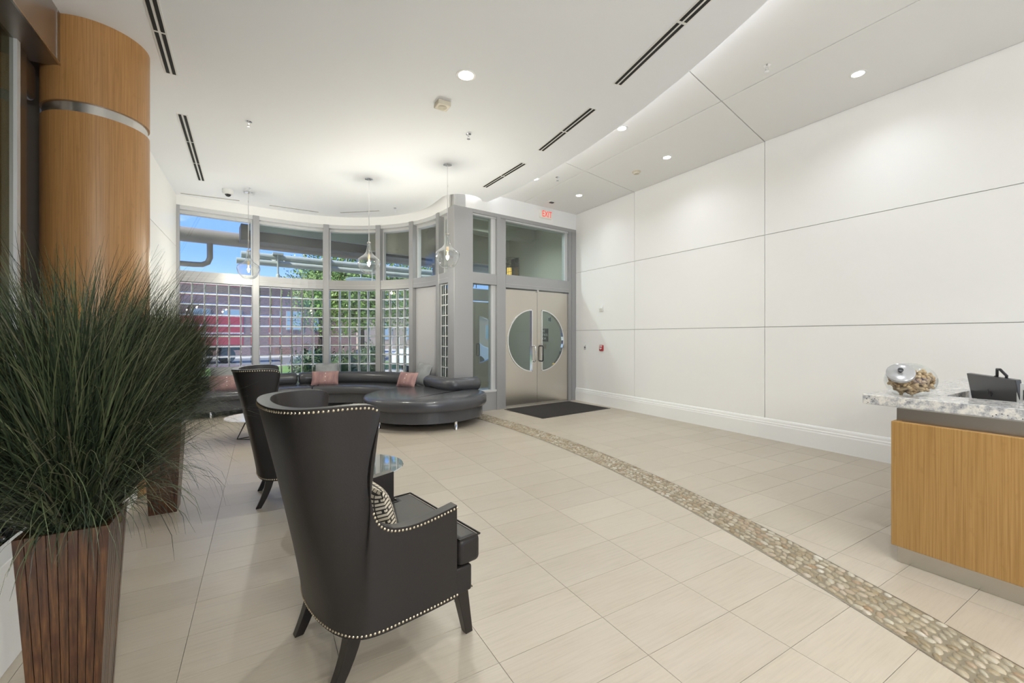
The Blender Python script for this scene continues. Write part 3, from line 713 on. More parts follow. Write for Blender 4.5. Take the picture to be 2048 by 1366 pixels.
for k, (p, lb, pw_) in enumerate(PX):
    t = [o for o in COL.objects if o.name.startswith('pendant_lamp')][k]
    lamp('pendant_bulb_lamp', 'POINT', pw_, (0, 0, -1.40), t, (.93, .965, 1.0), .03)

# ================================================================== WALL FITTINGS
def txt(s, size, mat_, parent, M, name='lettering', ext=.001, align='CENTER'):
    c = bpy.data.curves.new('t', 'FONT'); c.body = s; c.size = size; c.extrude = ext; c.align_x = align; c.align_y = 'CENTER'
    o = bpy.data.objects.new('t', c); COL.objects.link(o); dg = bpy.context.evaluated_depsgraph_get()
    me = bpy.data.meshes.new_from_object(o.evaluated_get(dg)); bpy.data.objects.remove(o); me.materials.clear(); me.materials.append(mat_)
    return link(name, me, parent, M)
# exit sign on the header (faces -n)
t = thing('exit_sign', 'lit exit sign with red letters above the entrance doors', 'sign', ME @ Matrix.Translation((6.05, NE, 4.055)))
obj('housing', B().box(-.165, .165, -.045, 0, -.085, .085), mat('sign_white', (.8, .78, .70), .4, emit=(1, .9, .8), es=.03), t, bevel=.006)
txt('EXIT', .185, mat('exit_red', (.35, .01, .005), .5, emit=(.9, .03, .015), es=.55), t, Matrix.Translation((.02, -.047, 0)) @ Matrix.Rotation(pi/2, 4, 'X') @ Matrix.Diagonal((.72, 1, 1, 1)))
# right wall fittings: local x = along wall toward the camera (-u), y = into the wall, z up
def wallM(x, y):
    # pixel on the right wall
    d = Vector(((x-CX)/F, 1, 0)); k = VR/(d.x*math.cos(AW)+d.y*math.sin(AW)); p = d*k; p.z = H+(HY-y)/F*p.y
    return Matrix.Translation(p) @ Matrix.Rotation(AW-pi/2, 4, 'Z')
t = thing('fire_strobe', 'small white fire alarm strobe on the wall right of the doors', 'strobe', wallM(1203, 617))
obj('plate', B().box(-.055, .055, -.02, 0, -.06, .06), WPLAST, t, bevel=.004); obj('strobe_lens', B().box(-.03, .05, -.05, -.018, -.01, .03), mat('strobe_clear', (.9, .9, .88), .1), t, bevel=.008)
t = thing('fire_alarm_pull', 'red fire alarm pull station on the white wall', 'alarm', wallM(1204, 696))
obj('body', B().box(-.05, .05, -.035, 0, -.06, .06), RED, t, bevel=.005); obj('pull_bar', B().box(-.03, .03, -.045, -.033, -.012, .008).box(-.008, .008, -.043, -.033, -.03, .008), WPLAST, t); obj('top_plate', B().box(-.04, .04, -.037, -.034, .03, .05), WPLAST, t)
t = thing('wall_switch', 'small steel wall plate left of the red pull station', 'switch', wallM(1170, 695))
obj('plate', B().box(-.03, .03, -.006, 0, -.055, .055), STEEL, t, bevel=.003); obj('button', B().box(-.008, .008, -.013, -.005, -.014, .016), BLACK, t)
# signs in the vestibule (right wall beyond the doors)
PLQ = mat('plaque_black', (.03, .03, .032), .4); LET = mat('plaque_letters', (.72, .72, .70), .5)
t = thing('room_sign', 'dark plaque with white words seen through the right entrance door', 'sign', wallM(1087, 670))
obj('plate', B().box(-.21, .21, -.012, 0, -.16, .16), PLQ, t)
RX = Matrix.Rotation(pi/2, 4, 'X')
for i, s_ in enumerate(('FIRE', 'CONTROL', 'ROOM')): txt(s_, .088, LET, t, Matrix.Translation((0, -.014, .095-.095*i)) @ RX)
t = thing('notice_plate', 'small square notice above the dark plaque in the vestibule', 'sign', wallM(1100, 639))
obj('plate', B().box(-.07, .07, -.01, 0, -.075, .075), mat('notice_grey', (.42, .44, .42), .5), t); obj('mark', B().box(-.045, -.005, -.013, -.009, -.04, .04).box(.015, .05, -.013, -.009, -.05, .05), PLQ, t)
t = thing('house_number', 'dark house number on the outer transom seen through the sidelight', 'number', ME @ T(6.10, 10.0, 2.86))
txt('107', .26, PLQ, t, RX @ Matrix.Diagonal((-1, 1, 1, 1)), 'digits')
t = thing('wire_sconce', 'black wire basket sconce with amber light inside the vestibule', 'wall lamp', wallM(1031, 537))
b = B()
for zz in (-.26, -.13, 0, .13, .26): b.tube([(-.2, -.02, zz), (-.2, -.28, zz), (.2, -.28, zz), (.2, -.02, zz)], .006, 5)
for xx in (-.2, -.1, 0, .1, .2): b.tube([(xx, -.28, -.26), (xx, -.28, .26)], .006, 5)
for yy in (-.02, -.15): b.tube([(.2, yy, -.26), (.2, yy, .26)], .006, 5).tube([(-.2, yy, -.26), (-.2, yy, .26)], .006, 5)
obj('wire_basket', b, BLACK, t); obj('back_plate', B().box(-.2, .2, -.02, 0, -.28, .28), BLACK, t)
obj('amber_glass', B().lathe([(.06, -.25), (.07, -.1), (.06, .02)], 16), mat('amber', (.5, .3, .05), .4, emit=(1, .62, .12), es=.8), t, True, M=Matrix.Translation((-.1, -.15, 0)))
# vestibule ceiling lamp
vt = thing('vestibule_downlight', 'small round downlight in the vestibule ceiling', 'downlight', ME @ T(5.6, 8.0, 4.25))
obj('lens', B().lathe([(.0001, -.002), (.05, -.002)], 20, cap=False), LENS, vt); lamp('vestibule_lamp', 'SPOT', 130, (0, 0, -.03), vt, spot=150, blend=.8)

# ================================================================== FURNITURE
# ---- door mat
t = thing('door_mat', 'black rectangular entrance mat in front of the steel doors', 'mat', ME)
MATB = mat('mat_black', (.022, .018, .016), .95); bump(MATB, noise(MATB, coords(MATB), 300, 2), .6, .004)
obj('pile', B().box(4.95, 6.68, 5.72, 6.83, 0, .010), MATB, t, bevel=.003); obj('rubber_edge', B().box(4.92, 6.71, 5.69, 6.855, 0, .006), BLACK, t)

# ---- curved sofa (frame e,n)
sofa = thing('curved_sofa', 'long dark leather sofa curving along the window to a round end', 'sofa', ME)
DI, DB = .84, .10
DCe, DCn, DR = 3.233, 6.815, 1.04
def bp(s, off): return bay(s, -off)[:2]
def inside_disc(p): return math.hypot(p[0]-DCe, p[1]-DCn) < DR
sm = L1+.52
segA = [bp(s, DB) for s in srange(-.0, sm-.004, 16)]+[bp(s, DI) for s in srange(sm-.004, -.0, 16)]
s_end = L1+L2*.93
# where inner edge meets the disc
ss = srange(sm+.004, L1+L2, 80); s_in = next(s for s in ss if inside_disc(bp(s, DI)))
segB = [bp(s, DB) for s in srange(sm+.004, s_end, 24)]+[(DCe+DR*.45*math.cos(a), DCn+DR*.8*math.sin(a)) for a in srange(rad(60), rad(110), 4)]+[bp(s, DI) for s in srange(s_in, sm+.004, 24)]
post = (3.84, NE)
disc = [(DCe+DR*math.cos(a), DCn+DR*math.sin(a)) for a in srange(rad(100), rad(364), 56)]
disc = [p for p in disc if not (p[0] > 3.76 and p[1] > NE-.07)]
disc += [(4.27, NE-.07), (3.80, NE-.07), (3.80, 7.72), (3.55, 7.80)]
def inset(poly, d):
    n = len(poly); out_ = []
    a = sum(poly[i][0]*poly[(i+1)%n][1]-poly[(i+1)%n][0]*poly[i][1] for i in range(n)); sg = 1 if a > 0 else -1
    for i in range(n):
        p0, p1, p2 = Vector(poly[i-1]), Vector(poly[i]), Vector(poly[(i+1)%n]); t1 = (p1-p0).normalized(); t2 = (p2-p1).normalized(); tt = (t1+t2)
        if tt.length < 1e-6: tt = t1
        tt.normalize(); out_.append((p1.x-tt.y*sg*d, p1.y+tt.x*sg*d))
    return out_
def cushion(poly, z0, z1, r=.055, dome_h=.015, name='seat_cushion'):
    prof = [(r, z0), (r*.35, z0+r*.12), (0.02*r, z0+r*.7), (0, (z0+z1)/2), (.02*r, z1-r*.9), (.3*r, z1-r*.3), (r, z1-.004), (r*1.8, z1+dome_h*.5), (r*2.8, z1+dome_h)]
    rings = [[(p[0], p[1], z) for p in inset(poly, d)] for d, z in prof]
    n = len(poly); b = B(); b.grid(rings, True); o = len(b.v)
    b.f.append(tuple(range(n))[::-1]); b.f.append(tuple((len(rings)-1)*n+k for k in range(n)))
    # orient
    a = sum(poly[i][0]*poly[(i+1)%n][1]-poly[(i+1)%n][0]*poly[i][1] for i in range(n))
    if a < 0: b.f = [f[::-1] for f in b.f]
    return obj(name, b, SOFA, sofa, True, angle=60)
for pl in (segA, segB): cushion(pl, .29, .455)
cushion(disc, .285, .47, .06, .02)
for pl, nm in ((segA, 'plinth'), (segB, 'plinth'), (disc, 'plinth')):
    ins = inset(pl, .07); obj(nm, B().prism(ins, .115, .30), SOFA, sofa)
# back bolsters
def bolster(path, r, name='back_bolster'):
    path = [Vector(p) for p in path]
    rs = [r*(.45 if i in (0, len(path)-1) else (.86 if i in (1, len(path)-2) else 1)) for i in range(len(path))]
    return obj(name, B().tube(path, rs, 20), SOFA, sofa, True, angle=70)
zb = .575
def bpath(s0, s1, off, n=20): return [(*bp(s, off), zb) for s in [s0, s0+.02]+srange(s0+.05, s1-.05, n)+[s1-.02, s1]]
bolster(bpath(.0, L1+.2, .19), .125); bolster(bpath(L1+.22, L1+L2*.86, .19, 26), .125)
cpath = [(3.66, 7.66, zb), (3.66, 7.64, zb), (3.66, 7.58, zb), (3.66, 7.2, zb), (3.665, 6.86, zb), (3.69, 6.78, zb), (3.76, 6.745, zb), (3.9, 6.74, zb), (4.10, 6.74, zb), (4.20, 6.74, zb), (4.23, 6.74, zb), (4.25, 6.74, zb)]
bolster(cpath, .125)
# chrome legs
legp = [toE(fl(758, 857)), toE(fl(912, 859)), bp(.5, .70), bp(1.55, .70), bp(.4, .25), bp(L1+.9, .70), toE(fl(602, 829)), (3.6, 7.5), bp(L1+1.4, .3)]
for q in legp:
    obj('leg', B().lathe([(.028, 0), (.03, .004), (.024, .012), (.024, .125)], 16), CHROME, sofa, True, M=T(q[0], q[1], 0))

# ---- cushions on the sofa
def pillow_mesh(w, h, t_, mat_, name='pillow', n=14, pinch=.10):
    b = B(); rows = []
    for sgn in (1, -1):
        g_ = []
        for i in range(n+1):
            r0 = []
            for j in range(n+1):
                x, y = -1+2*i/n, -1+2*j/n
                f = (max(0, 1-abs(x)**2.6)*max(0, 1-abs(y)**2.6))**.55
                px = x*(1-pinch*(1-y*y)*.5); py = y*(1-pinch*(1-x*x)*.5)
                r0.append((px*w/2, sgn*f*t_/2, py*h/2))
            g_.append(r0)
        if sgn > 0: g_ = [r[::-1] for r in g_]
        b.grid(g_)
    me = b.mesh(name, mat_, True, 0); return me
GPM = pillow_mesh(.46, .46, .17, GREYF); PPM = pillow_mesh(.52, .30, .15, PINKF)
BUT = mat('pearl_button', (.85, .80, .76), .25)
def put_pillow(me, name, label, group, base, yaw, lean, h, buttons=False, tilt=0):
    # base: centre of lower edge (world), pillow faces along -y of its own frame
    t = thing(name, label, 'cushion', Matrix.Translation(base) @ Matrix.Rotation(yaw, 4, 'Z') @ Matrix.Rotation(lean, 4, 'X') @ Matrix.Rotation(tilt, 4, 'Y'), group)
    link('cover', me, t, Matrix.Translation((0, 0, h/2*.97)))
    if buttons:
        for k in (-1, 0, 1): obj('button', B().sphere((0, 0, 0), (.011, .006, .011), 10, 6), BUT, t, True, M=Matrix.Translation((.01, -.073+.01*abs(k), h/2+k*.075)))
    return t
def sofa_at(s, off, z): q = bay(s, -off); return Ep(q[0], q[1], z), AE+q[2]
def s_for_px(x, off):
    best = min(srange(0, L1+L2, 400), key=lambda s: abs((lambda p: CX+F*p.x/p.y)(sofa_at(s, off, 0)[0])-x)); return best
ZS = .462
for x, lb, gl in ((450, 'grey square cushion at the window end of the sofa nearest the grass', 0), (653, 'grey square cushion leaning by the middle sofa seam', 0)):
    s = s_for_px(x, .38); p, a = sofa_at(s, .40, ZS); put_pillow(GPM, 'square_cushion', lb, 'grey square cushions on the sofa', p, a, -rad(22), .46)
for x, lb in ((453, 'pink lumbar cushion with buttons nearest the potted grass'), (649, 'pink lumbar cushion with buttons at the middle of the sofa')):
    s = s_for_px(x, .60); p, a = sofa_at(s, .60, ZS); put_pillow(PPM, 'lumbar_cushion', lb, 'pink lumbar cushions on the sofa', p, a, -rad(24), .30, True)
p = fl(838, 770, .475); put_pillow(GPM, 'square_cushion', 'grey square cushion tilted against the end bolster by the corner post', 'grey square cushions on the sofa', p, AE-rad(78), -rad(18), .46, tilt=rad(6))
p = fl(810, 773.5, .475); put_pillow(PPM, 'lumbar_cushion', 'pink cushion on the round end of the sofa', 'pink lumbar cushions on the sofa', p, AE-rad(72), -rad(22), .30, True)

# ---- wing armchairs
def armchair():
    t = thing('wing_armchair', 'x', 'armchair', None, 'dark leather wing armchairs')
    # right half control columns: x, y at base -> x, y, z at top edge
    K = [(.352, .525, .352, .525, .668), (.358, .42, .358, .42, .655), (.36, .32, .36, .32, .646), (.36, .25, .36, .245, .650), (.36, .20, .36, .185, .668), (.358, .165, .358, .140, .71),
         (.354, .14, .355, .118, .78), (.348, .115, .352, .112, .87), (.340, .095, .350, .122, .96), (.331, .080, .346, .142, 1.05), (.322, .068, .342, .158, 1.11), (.312, .058, .338, .155, 1.15),
         (.295, .045, .335, .125, 1.168), (.265, .028, .337, .05, 1.175), (.225, .012, .328, -.06, 1.175), (.17, -.002, .275, -.145, 1.172), (.09, -.014, .155, -.192, 1.168), (0, -.018, 0, -.205, 1.166)]
    DIRS = [(-1, 0)]*12+[(-1, .05), (-.93, .36), (-.75, .66), (-.5, .87), (-.25, .97), (0, 1)]
    K = [k+d for k, d in zip(K, DIRS)]
    full_ = [k for k in K]+[(-k[0], k[1], -k[2], k[3], k[4], -k[5], k[6]) for k in K[-2::-1]]
    def cat(p0, p1, p2, p3, t): return tuple(.5*((2*b)+(-a+c)*t+(2*a-5*b+4*c-d)*t*t+(-a+3*b-3*c+d)*t**3) for a, b, c, d in zip(p0, p1, p2, p3))
    cols = []
    for i in range(len(full_)-1):
        p0, p1, p2, p3 = full_[max(0, i-1)], full_[i], full_[i+1], full_[min(len(full_)-1, i+2)]
        for q in range(4): cols.append(cat(p0, p1, p2, p3, q/4))
    cols.append(full_[-1])
    ZB = .24
    def pos(c, z):
        f = max(0, (z-ZB)/(c[4]-ZB)); g_ = f**1.15
        return Vector((c[0]+(c[2]-c[0])*g_, c[1]+(c[3]-c[1])*g_, z))
    NR = 14
    rows = [[tuple(pos(c, ZB+(c[4]-ZB)*i/NR)) for c in cols] for i in range(NR+1)]
    inn = [[tuple(Vector(p)+Vector((c[5], c[6], 0))*.052) for p, c in zip(r, cols)] for r in rows]
    loop = rows+inn[::-1]; loop.append(rows[0])
    b = B(); b.grid(loop)
    nC = len(cols); nR = len(loop)-1
    for ci in (0, nC-1):
        for i in range(NR):
            q = (i*nC+ci, (i+1)*nC+ci, (nR-2-i)*nC+ci, (nR-1-i)*nC+ci); b.f.append(q if ci == 0 else q[::-1])
    # weld the closing row onto the first one
    b.f = [tuple((v_ % nC) if v_ >= nR*nC else v_ for v_ in f) for f in b.f]; b.v = b.v[:nR*nC]
    b.f = [f[::-1] for f in b.f]
    sh = obj('shell', b, CHAIRL, t, True, angle=50)
    bev(sh, .012, 3, 60)
    # nailheads
    b = B()
    def nails(curve):
        acc = 0; last = curve[0][0]; pts_ = [curve[0]]
        for (p, n) in curve[1:]:
            acc += (p-last).length; last = p
            if acc >= .0165: pts_.append((p, n)); acc = 0
        for p, n in pts_:
            q = n.to_track_quat('Z', 'Y').to_matrix().to_4x4(); b.M = Matrix.Translation(p+n*.0012) @ q
            d_ = dome(.0058, .0058, .0038, 7, 2, 0); b.add(d_.v, d_.f)
    def curve_at(zf, i0=0, i1=None):
        fine = []
        cs = cols[i0:i1]
        for i in range(len(cs)-1):
            for k in range(12):
                c = tuple(a+(b_-a)*k/12 for a, b_ in zip(cs[i], cs[i+1])); z = zf(c); p = pos(c, z)
                c2 = tuple(a+(b_-a)*(k+.5)/12 for a, b_ in zip(cs[i], cs[i+1])); dd = pos(c2, z)-p; dd.z = 0
                n = Vector((dd.y, -dd.x, 0)); n = n.normalized() if n.length else Vector((0,-1,0))
                if n.dot(Vector((c[0], c[1]-.25, 0))) < 0: n = -n
                fine.append((p, n))
        return fine
    nails(curve_at(lambda c: ZB+.014)); tc_ = curve_at(lambda c: c[4]-.013); run = []
    for q in tc_+[None]:
        if q is not None and not (.745 < q[0].z < 1.145): run.append(q)
        elif run:
            nails(run); run = []
    tag(obj('nailhead_trim', b, NAIL, t, True, angle=0, label='row of small brass nailheads'), kind='stuff')
    obj('seat_rail', B().box(-.18, .18, .11, .2, ZB+.004, .36).box(-.31, .31, .2, .56, ZB+.004, .36).box(-.345, .345, .50, .615, ZB+.002, .365), CHAIRL, t, bevel=.012, seg=3)
    nb = B()
    for k in range(42):
        nb.M = Matrix.Translation((-.338+.0165*k, .617, ZB+.014)) @ Matrix.Rotation(-pi/2, 4, 'X'); d_ = dome(.0058, .0058, .0038, 7, 2, 0); nb.add(d_.v, d_.f)
    tag(obj('nailhead_trim', nb, NAIL, t, True, angle=0, label='row of small brass nailheads'), kind='stuff')
    Tc = [(-.15, .085), (.15, .085), (.25, .15), (.285, .25), (.285, .535), (.355, .535), (.355, .66), (-.355, .66), (-.355, .535), (-.285, .535), (-.285, .25), (-.25, .15)]
    cu = obj('seat_cushion', B().prism(Tc, .37, .50), CHAIRL, t, True); bev(cu, .028, 4)
    pth = [(x, y, .498) for x, y in inset(Tc, .007)]
    obj('piping', B().tube(pth, .005, 6, True), CHAIRL, cu, True)
    for sx in (-1, 1):
        for (tx, ty, bx, by, wt, wb_) in ((.30, .57, .275, .635, .030, .020), (.25, .085, .24, .0, .032, .020)):
            b = B(); vs = []; fs = []
            N_ = 6
            for i in range(N_+1):
                f = i/N_; cxp = sx*(tx+(bx-tx)*f); cyp = ty+(by-ty)*(f**1.6 if ty < .3 else f); w = wt+(wb_-wt)*f; z = .26*(1-f)
                vs += [(cxp-w, cyp-w, z), (cxp+w, cyp-w, z), (cxp+w, cyp+w, z), (cxp-w, cyp+w, z)]
            for i in range(N_):
                for k in range(4): fs.append((i*4+k, (i+1)*4+k, (i+1)*4+(k+1)%4, i*4+(k+1)%4))
            fs += [(0, 1, 2, 3), tuple(N_*4+k for k in (3, 2, 1, 0))]
            obj('leg', b.add(vs, fs), LEGW, t, bevel=.003)
    return t
ch = armchair()
CH1 = (Vector((-.88, 1.89, 0)), math.atan2(.656, .755)-pi/2); CH2 = (Vector((-2.25, 3.80, 0)), math.atan2(.49, .87)-pi/2)
ch.matrix_world = Tv(*CH1); ch['label'] = 'dark leather wing armchair with nailhead trim nearest the viewer'
ch2 = copy_tree(ch); ch2.matrix_world = Tv(*CH2); ch2['label'] = 'dark leather wing armchair partly hidden behind the nearest armchair'
pm = pillow_mesh(.40, .28, .14, PATF)
M_ = Tv(*CH1) @ T(.03, .29, .505, pi) @ Matrix.Rotation(-rad(16), 4, 'X')
t = thing('patterned_cushion', 'small beige and black patterned cushion on the nearest armchair', 'cushion', M_)
link('cover', pm, t, Matrix.Translation((0, 0, .134)))

# ---- tables
def wire_table(c, r, z, topm, name, label, rot):
    t = thing(name, label, 'table', T(c[0], c[1], 0, rot))
    obj('table_top', B().lathe([(.0005, z-.012), (r-.004, z-.012), (r, z-.006), (r-.004, z), (.0005, z)], 64, cap=False), topm, t, True)
    for k in range(3):
        a = 2*pi*k/3; ca, sa_ = math.cos(a), math.sin(a); R_ = r*.62
        f0 = Vector((R_*ca, R_*sa_, .006)); tl = Vector((r*.45*math.cos(a-.8), r*.45*math.sin(a-.8), z-.014)); tr = Vector((r*.45*math.cos(a+.8), r*.45*math.sin(a+.8), z-.014))
        obj('leg', B().tube([tl, f0, tr], .006, 8), BLACK, t, True)
    ring = [(r*.62*math.cos(2*pi*k/3), r*.62*math.sin(2*pi*k/3), .006) for k in range(3)]
    for k in range(3): obj('base_bar', B().tube([ring[k], ring[(k+1)%3]], .006, 8), BLACK, t, True)
    return t
wire_table((-1.185, 3.28), .34, .45, TABG, 'side_table', 'round glass side table with dark edge behind the nearest armchair', 1.0)
wire_table((-3.62, 6.10), .42, .31, mat('white_table_top', (.82, .82, .83), .12), 'coffee_table', 'low round white coffee table with black wire legs before the sofa', 3.6)

# ---- planters with grass
def planter():
    t = thing('potted_grass', 'x', 'potted plant', None, 'tall bamboo planters of ornamental grass')
    hb, ht, hh = .090, .126, .735
    obj('core', B().add([(-hb+.006,-hb+.006,0),(hb-.006,-hb+.006,0),(hb-.006,hb-.006,0),(-hb+.006,hb-.006,0),(-ht+.01,-ht+.01,hh-.05),(ht-.01,-ht+.01,hh-.05),(ht-.01,ht-.01,hh-.05),(-ht+.01,ht-.01,hh-.05)],
        [(0,3,2,1),(4,5,6,7),(0,1,5,4),(1,2,6,5),(2,3,7,6),(3,0,4,7)]), LEGW, t)
    ns = 9
    for side in range(4):
        R_ = Matrix.Rotation(side*pi/2, 4, 'Z')
        for k in range(ns):
            f0, f1 = -1+2*k/ns, -1+2*(k+1)/ns; g_ = .0012; pr = random.uniform(0, .0016); b = B(); b.M = R_
            xb0, xb1, xt0, xt1 = f0*hb+g_, f1*hb-g_, f0*ht+g_, f1*ht-g_
            b.add([(xb0, -hb-pr, .0), (xb1, -hb-pr, .0), (xb1, -hb+.01, .0), (xb0, -hb+.01, .0), (xt0, -ht-pr, hh), (xt1, -ht-pr, hh), (xt1, -ht+.012, hh), (xt0, -ht+.012, hh)],
                  [(0,3,2,1),(4,5,6,7),(0,1,5,4),(1,2,6,5),(2,3,7,6),(3,0,4,7)])
            obj('bamboo_strip', b, PLANT, t)
    b = B()
    for i in range(26): b.sphere((random.uniform(-.1,.1), random.uniform(-.1,.1), hh-.035), (random.uniform(.02,.035), random.uniform(.02,.035), random.uniform(.015,.03)), 8, 5)
    tag(obj('moss', b, MOSS, t, True), kind='stuff')
    return t
def grass(seed, n=3600, sp=.8):
    rnd = random.Random(seed); vs = []; fs = []
    for i in range(n):
        az = rnd.uniform(0, 2*pi); r0 = .085*math.sqrt(rnd.random()); x0, y0 = r0*math.cos(az+rnd.uniform(-.5,.5)), r0*math.sin(az+rnd.uniform(-.5,.5))
        k = rnd.random()
        if k < .55: ln = rnd.uniform(.68, 1.16); out0 = abs(rnd.gauss(.22, .16)); curl = rnd.uniform(.3, 1.3)
        elif k < .84: ln = rnd.uniform(.5, .9); out0 = rnd.uniform(.35, .85); curl = rnd.uniform(.7, 2.0)
        else: ln = rnd.uniform(.35, .75); out0 = rnd.uniform(.45, 1.1); curl = rnd.uniform(1.6, 2.6)
        segs = 8; p = Vector((x0, y0, .71)); th = out0; w = rnd.uniform(.0014, .0030); aw = az+rnd.uniform(-.25, .25)
        dr__ = rnd.gauss(0, .55); side = Vector((-math.sin(aw+rnd.uniform(-.9,.9)), math.cos(aw+rnd.uniform(-.9,.9)), 0)).normalized(); o = len(vs)
        for s_ in range(segs+1):
            f = s_/segs; ww_ = w*(1-f**2.2)+.0003; vs.append(tuple(p-side*ww_)); vs.append(tuple(p+side*ww_))
            th2 = th+curl*f**2.2; aw += dr__/segs; p = p+Vector((sp*math.sin(th2)*math.cos(aw), sp*math.sin(th2)*math.sin(aw), math.cos(th2)))*(ln/segs)
            p.x = max(p.x, -.78)
            if p.x < -.30: p.z = max(p.z, .52)
            if p.z < .05: p.z = .05
        for s_ in range(segs): fs.append((o+2*s_, o+2*s_+1, o+2*s_+3, o+2*s_+2))
    b = B(); b.v = vs; b.f = fs; return b.mesh('foliage', GRASS, True, 0)
pl = planter()
tops = [Vector((-1.517, 1.607)), Vector((-2.717, 3.51))]
u_ = Vector((-math.sin(AW), math.cos(AW))); v_ = Vector((math.cos(AW), math.sin(AW)))
for k, (p, lb) in enumerate(zip(tops, ('tall tapered bamboo planter of dark grass nearest the viewer', 'tapered bamboo planter of grass standing beside the wooden column'))):
    t = pl if k == 0 else copy_tree(pl); c = p-v_*.126+u_*.126
    t.matrix_world = T(c.x, c.y, 0, AW); t['label'] = lb
    tag(link('foliage', grass(5+k, 4200 if k == 0 else 3200, .80 if k == 0 else .70), t), kind='stuff')

# ---- reception desk (frame v,u)
desk = thing('reception_desk', 'reception desk with bamboo front, steel kick and granite counter', 'desk', MW)
obj('kick_plate', B().box(3.528, 5.6, -3, 1.115, 0, .12), STEEL, desk)
obj('front_panel', B().box(3.478, 3.52, -3, 1.131, .115, .905), BAMBOO, desk, bevel=.004)
obj('end_panel', B().box(3.52, 5.6, 1.09, 1.131, .115, .905), BAMBOO, desk)
obj('steel_band', B().box(3.528, 5.6, -3, 1.118, .90, .985), DSTEEL, desk)
ct = obj('granite_counter', B().prism([(3.57, -3), (3.57, 1.315), (5.65, 1.315), (5.65, 1.0), (3.93, 1.0), (3.93, -3)], .984, 1.05), GRAN, desk, bevel=.004)
obj('inner_wall', B().box(3.86, 3.93, -3, 1.0, .70, .984).box(3.93, 5.6, .96, 1.0, .70, .984), DSTEEL, desk)
obj('work_surface', B().box(3.90, 5.6, -3, 1.0, .72, .76), mat('work_top', (.52, .47, .38), .4), desk)
# monitors
MONB = mat('monitor_grey', (.045, .046, .05), .33)
pL, pR = Wp(4.46, .95), Wp(4.02, .64)
mid = (pL+pR)/2; dr_ = (pR-pL); mon = thing('computer_monitor', 'dark monitor seen from behind inside the reception desk', 'monitor', T(mid.x, mid.y, .76, math.atan2(dr_.y, dr_.x)))
wm = dr_.length; 
tilt = Matrix.Translation((0, 0, .08)) @ Matrix.Rotation(rad(9), 4, 'X')
obj('back_shell', B().box(-wm/2, wm/2, -.015, .012, 0, .345), MONB, mon, bevel=.004, M=tilt); obj('screen', B().box(-wm/2+.01, wm/2-.01, .012, .014, .01, .335), BLACK, mon, M=tilt)
obj('stand', B().box(-.03, .03, -.05, -.02, 0, .22), BLACK, mon); obj('foot', B().box(-.12, .12, -.12, .09, 0, .012), BLACK, mon, bevel=.004)
txt('hp', .05, mat('logo_grey', (.10, .10, .11), .25, .6), mon, tilt @ Matrix.Translation((-.02, -.0165, .235)) @ RX, 'emblem')
obj('cable_clip', B().tube([(.03, 0, .34), (.06, .0, .352), (.10, -.01, .40), (.13, -.01, .40), (.16, 0, .36), (.15, 0, .34)], .008, 8), BLACK, mon, True, M=tilt)
p = fl(2046, 760, 1.18); m2 = thing('desk_scanner', 'grey device beside the monitor at the right edge', 'device', T(p.x+.012, p.y, .76, AW-pi/2-.1))
obj('body', B().box(-.03, .25, -.02, .02, 0, .40), mat('device_grey', (.5, .5, .5), .4), m2, bevel=.004); obj('screen', B().box(.0, .24, -.024, -.02, .30, .36), BLACK, m2); obj('foot', B().box(-.03, .25, -.1, .1, 0, .012), BLACK, m2)

# ---- biscuit jar
jc = fl(1821, 790, 1.05); jc = Vector((jc.x, jc.y, 1.051))
jar = thing('biscuit_jar', 'round tilted glass jar with a lid on the granite counter', 'jar', Tv(jc, 0))
JX, JY, JZ = .150, .118, .105
rows = []
for i in range(15):
    t2 = -pi/2*.62+(pi*.81)*i/14; rows.append([(JX*math.cos(t2)*math.cos(2*pi*k/32), JY*math.cos(t2)*math.sin(2*pi*k/32), JZ+(JZ+.012)*math.sin(t2)*1.0) for k in range(32)])
zmin = rows[0][0][2]; rows = [[(x, y, z-zmin) for x, y, z in r] for r in rows]
b = B(); b.grid(rows, True); b.f.append(tuple(range(32))[::-1]); b.f.append(tuple(14*32+k for k in range(32)))
obj('glass_body', b, JARG, jar, True, angle=50)
lidM = Matrix.Translation((-.108, -.045, .152)) @ Matrix.Rotation(rad(-38), 4, 'Y') @ Matrix.Rotation(rad(34), 4, 'X')
LIDG = mat('lid_metal', (.40, .40, .41), .18, .35)
lid = obj('lid', B().lathe([(.070, -.014), (.074, -.012), (.074, .006), (.066, .010), (.03, .013), (.0005, .014)], 36, cap=False), LIDG, jar, True, M=lidM)
obj('knob', B().lathe([(.008, .012), (.009, .024), (.015, .030), (.015, .036), (.0005, .038)], 16, cap=False), BLACK, lid, True)
obj('neck', B().lathe([(.060, -.045), (.068, -.014)], 36, cap=False), JARG, jar, True, M=lidM)
BISC = mat('biscuit', (.36, .24, .12), .75)
setc(BISC, cramp(BISC, N(BISC, 'ShaderNodeObjectInfo').outputs['Random'], [(0, (.30, .19, .085)), (.5, (.42, .29, .15)), (1, (.52, .39, .23))]))
bb_ = B(); bl = .029
for sx in (-1, 1):
    for sy in (-1, 1): bb_.sphere((sx*bl, sy*.0085, 0), (.0115, .0112, .0100), 8, 6)
bb_.box(-bl, bl, -.0095, .0095, -.0085, .0085)
bme = bb_.mesh('dog_biscuit', BISC, True, 50)
placed = []
